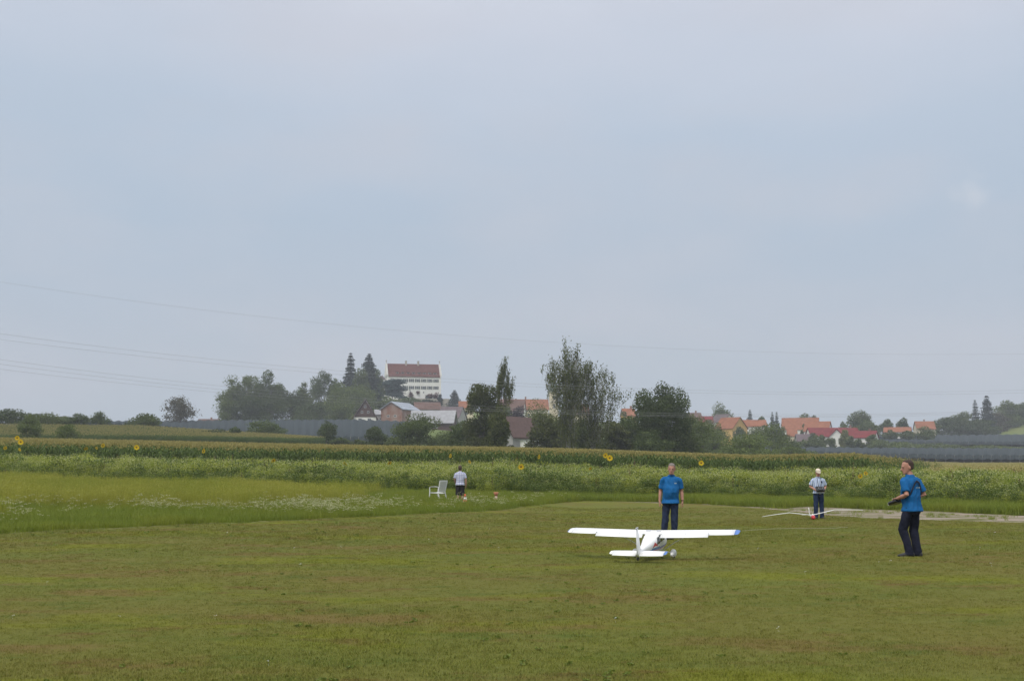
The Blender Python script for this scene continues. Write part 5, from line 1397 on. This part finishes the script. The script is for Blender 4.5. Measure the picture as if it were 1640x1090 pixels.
# ------------------------------------------------------------------ sunflowers
m_petal = mat('sunflower_petal', (.80, .55, .02), .6, .12, 20)
m_disc = mat('sunflower_disc', (.28, .15, .02), .9, .3, 30)
m_stem = mat('sunflower_stem', (.14, .20, .05), .7, .15, 10)
m_sleaf = leafmat('sunflower_leaf', (.085, .13, .03), (.15, .21, .055), .3)
def sunflower_meshes(seed, bud=False):
    r = np.random.default_rng(seed)
    st = MB(); st.tube([(0, 0, -.3), (.02, .01, .7), (-.01, 0, 1.35), (0, -.01, 1.5)], [.020, .017, .013, .010], 6)
    lm = MB()                                 # one heart shaped leaf, tip along +x
    n = 6; up, dn = [], []
    for i in range(n + 1):
        t = i / n; w_ = .11 * math.sin(math.pi * min(1, t * .95 + .05)) ** .7; z = .03 * math.sin(t * 3) - .14 * t * t
        up.append((.05 + .27 * t, w_, z)); dn.append((.05 + .27 * t, -w_, z))
    for i in range(n):
        m0 = [(a_[0], 0, a_[2] - .015) for a_ in (up[i], up[i + 1])]
        lm.quad(m0[0], m0[1], up[i + 1], up[i]); lm.quad(dn[i], dn[i + 1], m0[1], m0[0])
    lm.tube([(-.0, 0, .01), (.07, 0, .01)], .005, 4)
    dm = MB(); n = 14
    if not bud:
        dm.rings([[(r_ * math.cos(2 * math.pi * j / n), y, r_ * math.sin(2 * math.pi * j / n)) for j in range(n)] for r_, y in ((.02, .035), (.050, .025), (.056, 0), (.045, -.016), (.015, -.022))])
        pm = MB()
        for k in range(34):
            a = 2 * math.pi * k / 17 + (k // 17) * .18 + r.normal() * .05; L_ = .135 * r.uniform(.85, 1.15); w_ = .027
            e = Vector((math.cos(a), 0, math.sin(a))); q = Vector((-math.sin(a), 0, math.cos(a))); y = .008 * (k // 17); b_ = -.03 * r.uniform(.2, 1.2)
            pm.poly([e * .045 + Vector((0, y, 0)), e * (.045 + L_ * .5) + q * w_ + Vector((0, y + b_ * .4, 0)), e * (.045 + L_) + Vector((0, y + b_, 0)), e * (.045 + L_ * .5) - q * w_ + Vector((0, y + b_ * .4, 0))])
        return st.mesh('stem', [m_stem]), lm.mesh('leaf', [m_sleaf]), dm.mesh('flower_head', [m_disc], True), pm.mesh('petals', [m_petal])
    dm.ball((0, 0, 0), (.06, .05, .065), 0, 10, 7)
    for k in range(12):
        a = 2 * math.pi * k / 12; e = Vector((math.cos(a), -.4, math.sin(a)))
        dm.poly([e * .045, e * .09 + Vector((0, -.03, 0)) + Vector((.012, 0, 0)), e * .13 + Vector((0, -.05, 0))])
    return st.mesh('stem', [m_stem]), lm.mesh('leaf', [m_sleaf]), dm.mesh('bud', [m_stem], True), None
SF, SB = sunflower_meshes(1), sunflower_meshes(2, True)
def sunflower(label, px, py, Y, turn=0., size=1., bud=False, group='sunflowers in the flower strip', tilt=.25):
    top = P(px, py, Y); g = gz(top.x, Y); H = max(.8, top.z - g)
    root = empty('sunflower', (top.x, Y, g)); tag(root, label, 'sunflower', group)
    st, lm, dm, pm = SB if bud else SF
    o = link('stem', st, root); o.scale = (1, 1, H / 1.5)
    r = np.random.default_rng(int(px * 7 + py))
    nl = 7 if bud else 5
    for k in range(nl):
        l = link('leaf', lm, root); z = H * (.42 + .52 * k / nl); l.location = (0, 0, z); l.rotation_euler = (0, r.uniform(-.3, .25), 2.4 * k + r.random())
        s_ = (1.15 - .5 * k / nl) * (.9 if bud else 1.1); l.scale = (s_, s_, s_)
    h_ = link('bud' if bud else 'flower_head', dm, root); h_.location = (0, -.03, H); h_.rotation_euler = (-.1 if bud else -tilt * 0 + tilt, 0, turn); h_.scale = (size * .82,) * 3
    if pm: link('petals', pm, h_)
for lab, px, py, Y, turn, sz, tl in [
    ('topmost sunflower of the pair at the far left against the maize', 28, 701, 82, .2, 1.15, .2),
    ('larger sunflower of the far left pair, just below its neighbour', 33.5, 707.5, 80, 0, 1.3, .15),
    ('small half opened sunflower at the extreme left edge of the strip', 8.5, 717, 80, .9, .9, .3),
    ('low sunflower under the far left pair, half in the weeds', 32, 719.5, 79, -.5, .8, .3),
    ('drooping sunflower with leaves left of the bright one, in a loose trio', 138, 718, 80, .8, 1.0, .7),
    ('small sunflower in the middle of the loose trio', 155, 717, 80, -.7, .8, .4),
    ('upper right sunflower of the loose trio, seen half from the side', 165, 713, 81, 1.0, 1.1, .2),
    ('round bright sunflower standing alone right of the loose trio', 219, 716, 79, .1, 1.2, .15),
    ('narrow sunflower seen from the side, alone left of the white flowers', 326, 722, 79, 1.1, 1.1, .2),
    ('ragged sunflower sunk in the weeds below the wide dark bush', 438, 737, 76, .7, 1.1, .6),
    ('low sunflower in the weeds below the egg shaped bush', 553, 742, 74, -.8, 1.0, .6),
    ('low sunflower in the weeds below the big leafy bushy tree', 624, 741, 74, .8, 1.0, .6),
    ('upright sunflower just left of the head of the man in plaid', 721, 729.5, 76, 1.0, 1.0, .2),
    ('small sunflower just right of the head of the man in plaid', 752.5, 739, 74, -.9, .9, .4),
    ('wide open sunflower above the faded marker post', 834.5, 747, 71, .15, 1.25, .25),
    ('sunflower turned aside, below the left edge of the largest birch', 863, 731, 76, 1.0, 1.1, .15),
    ('left sunflower of the touching pair below the weeping birch', 969.5, 729, 79, .3, 1.2, .2),
    ('right and larger sunflower of the touching pair below the weeping birch', 976.5, 733, 78, 0, 1.35, .15),
    ('pale small sunflower hidden in the weeds left of the man in blue', 945, 750, 76, .7, .8, .5),
    ('bright sunflower right of the head of the man in blue', 1123, 741, 78, -.2, 1.2, .2),
    ('lower sunflower of the pair left of the man with the strap', 1377.5, 762, 66, .2, 1.0, .3),
    ('upper sunflower of the pair left of the man with the strap', 1386.5, 757.5, 67, -.8, .9, .3)]:
    sunflower(lab, px, py, Y, turn, sz, tilt=tl)
rb = np.random.default_rng(31)
for px in (120, 182, 255, 262, 270, 300, 352, 360, 380, 462, 520, 575, 655, 682, 735, 745, 790, 800, 815, 890, 930, 1010, 1040, 1150, 1175, 1240, 1265, 1305, 1335, 1420):
    px = px + rb.uniform(-4, 4); Y = rb.uniform(76, 84) if px < 1100 else rb.uniform(68, 78)
    py = np.interp(px, [0, 400, 800, 1200, 1450], [716, 726, 737, 746, 757]) + rb.uniform(-6, 5)
    sunflower('budding sunflower stalk, not yet open, rising above the weeds before the maize', px, py, Y, rb.uniform(-.8, .8), rb.uniform(.8, 1.1), True, 'unopened sunflower stalks')
# ------------------------------------------------------------------ ground cover, weeds and maize (nobody could count them)
def blades(mb, n, h, spread, wid, r, lean=.5, m=0, segs=2, base_z=-.01):
    """n curved grass blades as strips of quads"""
    qs = []
    for _ in range(n):
        a = r.random() * 6.283; d = spread * math.sqrt(r.random()); b = np.array([math.cos(a) * d, math.sin(a) * d, base_z])
        hh = h * r.uniform(.55, 1.1); la = r.random() * 6.283; l = np.array([math.cos(la), math.sin(la), 0]) * hh * lean * r.uniform(.2, 1.0)
        s = np.array([-math.sin(la), math.cos(la), 0]) * wid * .5
        pr = (b - s, b + s)
        for k in range(1, segs + 1):
            t = k / segs; c = b + l * t ** 1.8 + np.array([0, 0, hh * (t - .12 * t * t)]); w_ = (1 - t) * .9 + .1
            cu = (c - s * w_, c + s * w_)
            qs.append((pr[0], pr[1], cu[1], cu[0])); pr = cu
    mb.quads(np.array(qs), m)
def template_collection(name, objs):
    c = bpy.data.collections.new(name)
    for o in objs:
        c.objects.link(o)
    return c
def tmpl(mb, name, mats):
    me = mb.mesh(name, mats); return bpy.data.objects.new(name, me)
def scatter(name, label, coll, pts, scl, idx, r, cat='plants', tilt=.12):
    n = len(pts)
    me = bpy.data.meshes.new(name)
    me.vertices.add(n); me.vertices.foreach_set('co', np.asarray(pts, np.float32).ravel())
    rot = np.stack([r.normal(size=n) * tilt, r.normal(size=n) * tilt, r.uniform(0, 6.283, n)], 1).astype(np.float32)
    me.attributes.new('rot', 'FLOAT_VECTOR', 'POINT').data.foreach_set('vector', rot.ravel())
    me.attributes.new('scl', 'FLOAT', 'POINT').data.foreach_set('value', np.asarray(scl, np.float32))
    me.attributes.new('idx', 'INT', 'POINT').data.foreach_set('value', np.asarray(idx, np.int32))
    o = link(name, me)
    tag(o, label, cat, kind='stuff')
    g = bpy.data.node_groups.new(name + '_scatter', 'GeometryNodeTree')
    g.interface.new_socket('Geometry', in_out='INPUT', socket_type='NodeSocketGeometry')
    g.interface.new_socket('Geometry', in_out='OUTPUT', socket_type='NodeSocketGeometry')
    gi, go = g.nodes.new('NodeGroupInput'), g.nodes.new('NodeGroupOutput')
    ip = g.nodes.new('GeometryNodeInstanceOnPoints'); ci = g.nodes.new('GeometryNodeCollectionInfo')
    ci.inputs['Collection'].default_value = coll; ci.inputs['Separate Children'].default_value = True; ci.inputs['Reset Children'].default_value = True
    def attr(nm, ty):
        a = g.nodes.new('GeometryNodeInputNamedAttribute'); a.data_type = ty; a.inputs['Name'].default_value = nm
        return [s for s in a.outputs if s.enabled and s.name == 'Attribute'][0]
    g.links.new(gi.outputs[0], ip.inputs['Points']); g.links.new(ci.outputs[0], ip.inputs['Instance'])
    ip.inputs['Pick Instance'].default_value = True
    g.links.new(attr('idx', 'INT'), ip.inputs['Instance Index'])
    e2r = g.nodes.new('FunctionNodeEulerToRotation'); g.links.new(attr('rot', 'FLOAT_VECTOR'), e2r.inputs[0]); g.links.new(e2r.outputs[0], ip.inputs['Rotation'])
    g.links.new(attr('scl', 'FLOAT'), ip.inputs['Scale'])
    g.links.new(ip.outputs[0], go.inputs[0])
    o.modifiers.new('scatter', 'NODES').node_group = g
    return o
def zone(n, px0, px1, fa, fb, r, power=2.):
    """n points spread evenly over the ground between two band edges"""
    px = r.uniform(px0, px1, int(n * 1.0)); a, b = fa(px), fb(px)
    wgt = np.maximum(b ** 2 - a ** 2, 0); keep = r.random(len(px)) < wgt / wgt.max()
    px, a, b = px[keep], a[keep], b[keep]
    Y = np.sqrt(a ** 2 + (b ** 2 - a ** 2) * r.random(len(px)))
    X = (px - 820) / F / 1.0058 * Y
    return np.stack([X, Y, height(X, Y)], 1), px
def cloud(p, s, seed):
    """slow 2-d noise 0..1 for patchiness"""
    return np.array([noise.noise(Vector((q[0] * s + seed, q[1] * s, seed * 1.7))) for q in p]) * .5 + .5
re_ = np.random.default_rng(77)
m_strip_leaf = leafmat('cover_crop_leaf', (.230, .285, .030), (.450, .475, .080), .42, patch=(.170, .245, .030), pscale=.22)
m_strip_dark = leafmat('weed_leaf', (.075, .120, .020), (.160, .215, .038), .32)
m_strip_top = leafmat('pale_blossom', (.42, .45, .16), (.64, .64, .34), .35)
m_bright = leafmat('bright_grass', (.150, .205, .018), (.260, .310, .045), .40, patch=(.25, .27, .028), pscale=.35)
m_straw = leafmat('ripe_grass', (.285, .290, .030), (.450, .440, .085), .38, patch=(.22, .275, .030), pscale=.2)
m_umbel = leafmat('cream_umbel', (.48, .48, .24), (.68, .66, .44), .25)
m_dock = leafmat('brown_dock', (.10, .055, .03), (.16, .10, .05), .2)
m_maize = leafmat('maize_leaf', (.055, .098, .018), (.135, .190, .036), .3)
m_tassel = leafmat('maize_tassel', (.34, .29, .085), (.50, .43, .17), .3)
m_lowcrop = leafmat('low_crop_leaf', (.14, .17, .035), (.24, .25, .06), .3, patch=(.22, .20, .05), pscale=.08)
m_white_fl = leafmat('white_flower', (.70, .70, .66), (.78, .78, .74), .2)
m_clover = leafmat('clover_leaf', (.125, .165, .022), (.185, .235, .040), .25)

# --- mown lawn
objs = []
for k in range(6):
    a = MB(); blades(a, 16, .040, .085, .0042, re_, .9, 0, 2); objs.append(tmpl(a, 'tuft%d' % k, [m_blade]))
a = MB()
for j in range(7):
    an = re_.random() * 6.28; d = re_.uniform(.015, .05); c = np.array([[math.cos(an) * d, math.sin(an) * d, .022]])
    a.quads(leaf_quads(c + re_.normal(size=(3, 3)) * (.012, .012, .003), .016, .9, re_, .85))
objs.append(tmpl(a, 'tuft_clover', [m_clover]))
a = MB()
c = re_.normal(size=(4, 3)) * (.01, .01, .004) + (0, 0, .05); a.quads(leaf_quads(c, .010, .9, re_, .6)); blades(a, 2, .05, .01, .003, re_, .2)
objs.append(tmpl(a, 'tuft_flower', [m_white_fl]))
co = template_collection('lawn_tufts', sorted(objs, key=lambda o: o.name))
names = [o.name for o in sorted(objs, key=lambda o: o.name)]
def lawn_points(n):
    px = re_.uniform(-560, 2250, n); Y = 7.0 + 52 * re_.random(n) ** 1.45
    k = Y < E1(px) - .1
    px, Y = px[k], Y[k]; X = (px - 820) / F / 1.0058 * Y
    return np.stack([X, Y, height(X, Y)], 1), px
pts, px = lawn_points(230000)
n = len(pts); cl = cloud(pts, .35, 3.3); cl2 = cloud(pts, 1.1, 8.1)
keep = re_.random(n) < (.35 + 1.1 * cl2); pts, cl, cl2 = pts[keep], cl[keep], cl2[keep]; n = len(pts)
ci_, fi_ = names.index('tuft_clover'), names.index('tuft_flower')
gid = [i for i in range(len(names)) if i not in (ci_, fi_)]
idx = np.array(gid)[re_.integers(0, len(gid), n)]
idx = np.where((cl > .5) & (re_.random(n) < .004), ci_, idx); idx = np.where(re_.random(n) < .0003, fi_, idx)
scl = (.60 + .55 * cl * re_.uniform(.6, 1.3, n)) * np.clip(pts[:, 1] / 22, .85, 1.5)
scatter('lawn_grass', 'short mown grass and clover of the landing strip', co, pts, scl, idx, re_, 'grass', .15)

# --- ripe meadow on the left with a green flowering edge
objs = []
for k in range(4):
    a = MB(); blades(a, 20, .48, .22, .011, re_, .55, 0, 3)
    for j in range(5):
        x, y = re_.normal(size=2) * .13; h_ = re_.uniform(.42, .66)
        c = np.array([x, y, h_]) + re_.normal(size=(4, 3)) * (.012, .012, .05); a.quads(leaf_quads(c, .022, .4, re_))
        a.quads(np.array([[(x - .003, y, 0), (x + .003, y, 0), (x + .003, y, h_), (x - .003, y, h_)]]))
    objs.append(tmpl(a, 'meadow_a%d' % k, [m_straw]))
for k in range(4):
    a = MB(); blades(a, 22, .34, .20, .013, re_, .6, 0, 3); objs.append(tmpl(a, 'meadow_b%d' % k, [m_bright]))
for k in range(3):
    a = MB(); blades(a, 6, .25, .12, .012, re_, .6, 0, 2)
    for j in range(6):
        x, y = re_.normal(size=2) * .13; h_ = re_.uniform(.30, .52)
        c = np.array([x, y, h_]) + re_.normal(size=(9, 3)) * (.035, .035, .008); a.quads(leaf_quads(c, .014, .8, re_, .7), 1)
        a.quads(np.array([[(x - .004, y, 0), (x + .004, y, 0), (x + .004, y, h_), (x - .004, y, h_)]]))
    objs.append(tmpl(a, 'meadow_c%d' % k, [m_bright, m_umbel]))
objs.sort(key=lambda o: o.name); co = template_collection('meadow_tufts', objs)
pts, px = zone(75000, -330, 935, lambda p: E2(p) + .02, lambda p: E3(p) + .8, re_)
n = len(pts); f = (pts[:, 1] - E2(px)) / np.maximum(E3(px) - E2(px), .1)
cl = cloud(pts, .16, 5.5); cl2 = cloud(pts, .45, 1.2)
ff = f + (cl - .5) * .6 + (cl2 - .5) * .3
edge = (ff < .26) | (ff > .88) | (px > 880 - 130 * (cl - .5)) | ((px > 540) & (ff < .35 + (px - 540) / 160))
idx = np.where(edge, 4 + re_.integers(0, 4, n), re_.integers(0, 4, n))
mixm = re_.random(n) < .10 + .35 * (cl2 > .56); idx = np.where(mixm & ~edge, 4 + re_.integers(0, 4, n), idx)
wb = np.interp(px, [-300, 200, 330, 620, 700, 830, 900], [.02, .04, .14, .18, .05, .08, .015])
dd = np.where(px > 640, np.abs(ff - .20) / .20, np.abs(ff - .15) / .15)
fl = (re_.random(n) < np.clip(1 - dd, 0, 1) * wb * 2.6 * np.clip((cl2 - .40) * 4, .05, 1)); idx = np.where(fl, 8 + re_.integers(0, 3, n), idx)
scl = re_.uniform(.7, 1.2, n) * (.75 + .5 * cl2) * np.where(f < .06, .8, 1.0)
scatter('meadow_grass', 'tall ripe meadow grass with a bright green edge of cream umbels', co, pts, scl, idx, re_, 'grass', .14)

# --- bright grass verge between gravel / lawn and the flower strip
pts, px = zone(26000, 880, 1970, lambda p: E2(p) - .1, lambda p: E3(p) + 1.5, re_)
n = len(pts); cl = cloud(pts, .5, 9.2)
scl = re_.uniform(.7, 1.3, n) * (.7 + .9 * cl)
scatter('verge_grass', 'bright green grass verge at the foot of the flower strip', co, pts, scl, 4 + re_.integers(0, 4, n), re_, 'grass', .15)
# tufts growing in the gravel
pts, px = zone(3000, 1050, 1970, E1, E2, re_)
cl = cloud(pts, .7, 2.2); k = cl > .55; pts = pts[k]
scatter('path_weeds', 'green grass tufts growing in the gravel path', co, pts, re_.uniform(.25, .5, len(pts)), 4 + re_.integers(0, 4, len(pts)), re_, 'grass', .15)

# --- flower strip: tall cover crop, pale blossom at the tips
objs = []
def strip_plant(h, spread, n_leaf, n_top, size, m_i, r):
    a = MB()
    for j in range(5):
        an = r.random() * 6.28; d = spread * r.random(); x, y = math.cos(an) * d, math.sin(an) * d; hh = h * r.uniform(.75, 1.08)
        a.tube([(x * .4, y * .4, -.05), (x * .8, y * .8, hh * .5), (x, y, hh)], [.008, .006, .003], 3, m_i)
    z = h * r.random(n_leaf) ** .75
    c = np.stack([r.normal(size=n_leaf) * spread * .6, r.normal(size=n_leaf) * spread * .6, z], 1)
    a.quads(leaf_quads(c, size * (1.15 - .5 * z / h), .5, r), m_i)
    if n_top:
        c = np.stack([r.normal(size=n_top) * spread * .7, r.normal(size=n_top) * spread * .7, h * r.uniform(.8, 1.1, n_top)], 1)
        a.quads(leaf_quads(c, size * .32, .8, r), 2)
    blades(a, 7, h * .8, spread * .8, .016, r, .45, m_i, 3)
    return a
sm_ = [m_strip_leaf, m_strip_dark, m_strip_top]
for k in range(5): objs.append(tmpl(strip_plant(re_.uniform(1.05, 1.4), .30, 80, (12, 34, 18, 42, 4)[k], .075, 0, re_), 'strip_a%d' % k, sm_))
for k in range(3): objs.append(tmpl(strip_plant(re_.uniform(1.0, 1.25), .32, 80, 0, .09, 0, re_), 'strip_b%d' % k, sm_))
for k in range(3): objs.append(tmpl(strip_plant(re_.uniform(.9, 1.3), .30, 75, 4, .10, 1, re_), 'strip_c%d' % k, sm_))
for k in range(2):
    a = MB()
    for j in range(3):
        x, y = re_.normal(size=2) * .12; hh = re_.uniform(1.1, 1.6); a.tube([(x, y, 0), (x * 1.1, y, hh)], [.009, .005], 3)
        c = np.stack([np.full(24, x * 1.1), np.full(24, y), re_.uniform(hh * .55, hh, 24)], 1) + re_.normal(size=(24, 3)) * .03; a.quads(leaf_quads(c, .035, .6, re_))
    objs.append(tmpl(a, 'strip_d%d' % k, [m_dock]))
objs.sort(key=lambda o: o.name); co = template_collection('strip_plants', objs)
pts, px = zone(44000, -330, 1970, lambda p: E3(p) + .1, E4, re_)
n = len(pts); f = (pts[:, 1] - E3(px)) / (E4(px) - E3(px)); cl = cloud(pts, .22, 4.1); cl2 = cloud(pts, .45, 7.7)
kind_ = re_.random(n)
idx = np.where(kind_ < .62, re_.integers(0, 5, n), np.where(kind_ < .82, 5 + re_.integers(0, 3, n), 8 + re_.integers(0, 3, n)))
idx = np.where((cl > .60) & (re_.random(n) < .6), 8 + re_.integers(0, 3, n), idx)
idx = np.where((f < .10) & (re_.random(n) < .55), 8 + re_.integers(0, 3, n), idx)
idx = np.where(re_.random(n) < .010, 11 + re_.integers(0, 2, n), idx)
hs_ = np.interp(px, [-300, 0, 800, 1200, 1640], [.92, .92, .90, .92, .95])
scl = hs_ * re_.uniform(.8, 1.15, n) * (.62 + .72 * cl2) * np.clip(.55 + f * 4, .55, 1.05)
scatter('flower_strip', 'tall pale green flowering cover crop strip with whitish blossom tips', co, pts, scl, idx, re_, 'flower strip', .10)

# --- maize
objs = []
for k in range(6):
    a = MB(); H_ = 2.15 + .25 * re_.random()
    a.tube([(0, 0, -.1), (0, 0, H_ * .85)], [.016, .008], 3, 0)
    qs = []
    for j in range(11):
        an = (j % 2) * math.pi + re_.normal() * .5 + k; z0_ = H_ * (.12 + .74 * j / 11); L_ = re_.uniform(.55, .85); w_ = .042
        d = np.array([math.cos(an), math.sin(an), 0]); s = np.array([-math.sin(an), math.cos(an), 0]); pr = None
        for q in range(5):
            t = q / 4; c = np.array([0, 0, z0_]) + d * L_ * t * .75 + np.array([0, 0, L_ * (.85 * t - 1.15 * t * t)]); ww = s * w_ * (1 - t ** 2) * (.5 + t if t < .5 else 1) + s * .003
            cu = (c - ww, c + ww)
            if pr is not None: qs.append((pr[0], pr[1], cu[1], cu[0]))
            pr = cu
    a.quads(np.array(qs), 0)
    qs = []
    for j in range(9):
        an = re_.random() * 6.28; d = np.array([math.cos(an), math.sin(an), 0]); s = np.array([-math.sin(an), math.cos(an), 0]) * .012; b_ = np.array([0, 0, H_ * .84]); L_ = .17 * re_.uniform(.8, 1.2); o_ = .0 if j == 0 else re_.uniform(.3, .6)
        m_ = b_ + d * L_ * o_ * .5 + np.array([0, 0, L_ * .6]); e = b_ + d * L_ * o_ + np.array([0, 0, L_ * (1.0 if j == 0 else .8)])
        qs += [(b_ - s, b_ + s, m_ + s, m_ - s), (m_ - s, m_ + s, e + s * .5, e - s * .5)]
    a.quads(np.array(qs), 1)
    objs.append(tmpl(a, 'maize_%d' % k, [m_maize, m_tassel]))
co = template_collection('maize_plants', objs)
EA = lambda p: E4(p) + np.where(p > 1440, (p - 1440) * .9, 0) + .6
pts, px = zone(60000, -330, 1530, EA, lambda p: np.maximum(E5(p), EA(p)), re_)
kp = (px < 1440) | ((cloud(pts, .3, 6.6) > .52) & (px < 1440 + 90 * re_.random(len(px)))); pts, px = pts[kp], px[kp]
pts[:, 0] = np.round(pts[:, 0] / .18) * .18 + re_.normal(size=len(pts)) * .03
n = len(pts)
scatter('maize_field', 'dense green maize field with tan tassels behind the flower strip', co, pts, re_.uniform(.98, 1.17, n) * np.clip(1 - (px - 1370) / 160 * re_.uniform(.3, 1.1, n), .35, 1), re_.integers(0, 6, n), re_, 'maize field', .05)
S0 = curve((-1500, 250), (0, 258), (480, 262), (520, 300))
S1 = curve((-1500, 332), (300, 330), (440, 322), (520, 301))
pts, px = zone(52000, -330, 521, S0, S1, re_)
n = len(pts)
scatter('upper_maize_field', 'second maize field rising behind the first on the left', co, pts, re_.uniform(.92, 1.1, n), re_.integers(0, 6, n), re_, 'maize field', .05)
# --- low ripening crop on the far right
objs = []
for k in range(3):
    a = MB(); blades(a, 26, .75, .40, .035, re_, .6, 0, 3); c = re_.normal(size=(20, 3)) * (.25, .25, .08) + (0, 0, .6); a.quads(leaf_quads(c, .07, .6, re_), 1); objs.append(tmpl(a, 'crop_%d' % k, [m_lowcrop, m_tassel]))
co = template_collection('crop_plants', objs)
pts, px = zone(26000, 1330, 1970, lambda p: np.where(p < 1480, 152., E4(p) + 6), lambda p: np.full(np.shape(p), 400.), re_)
n = len(pts)
scatter('low_crop', 'low tan and green crop between the flower strip and the dark net', co, pts, re_.uniform(.8, 1.3, n), re_.integers(0, 3, n), re_, 'crop', .08)
# --- rough grass on the hills in sight
# ------------------------------------------------------------------ haze: the damp summer air
def haze():
    a = MB(); a.box((0, 1050, 60), (2600, 2300, 150))
    m = bpy.data.materials.new('haze_air'); m.use_nodes = True; t = m.node_tree; t.nodes.clear()
    o = t.nodes.new('ShaderNodeOutputMaterial'); v = t.nodes.new('ShaderNodeVolumePrincipled')
    v.inputs['Color'].default_value = (.88, .92, 1.0, 1); v.inputs['Density'].default_value = HAZE; v.inputs['Anisotropy'].default_value = .0
    t.links.new(v.outputs[0], o.inputs['Volume'])
    h_ = a.build('haze', m); tag(h_, 'thin pale bluish haze over the whole valley', 'haze', kind='stuff')
    return h_
HAZE = .00027
if HAZE: haze()
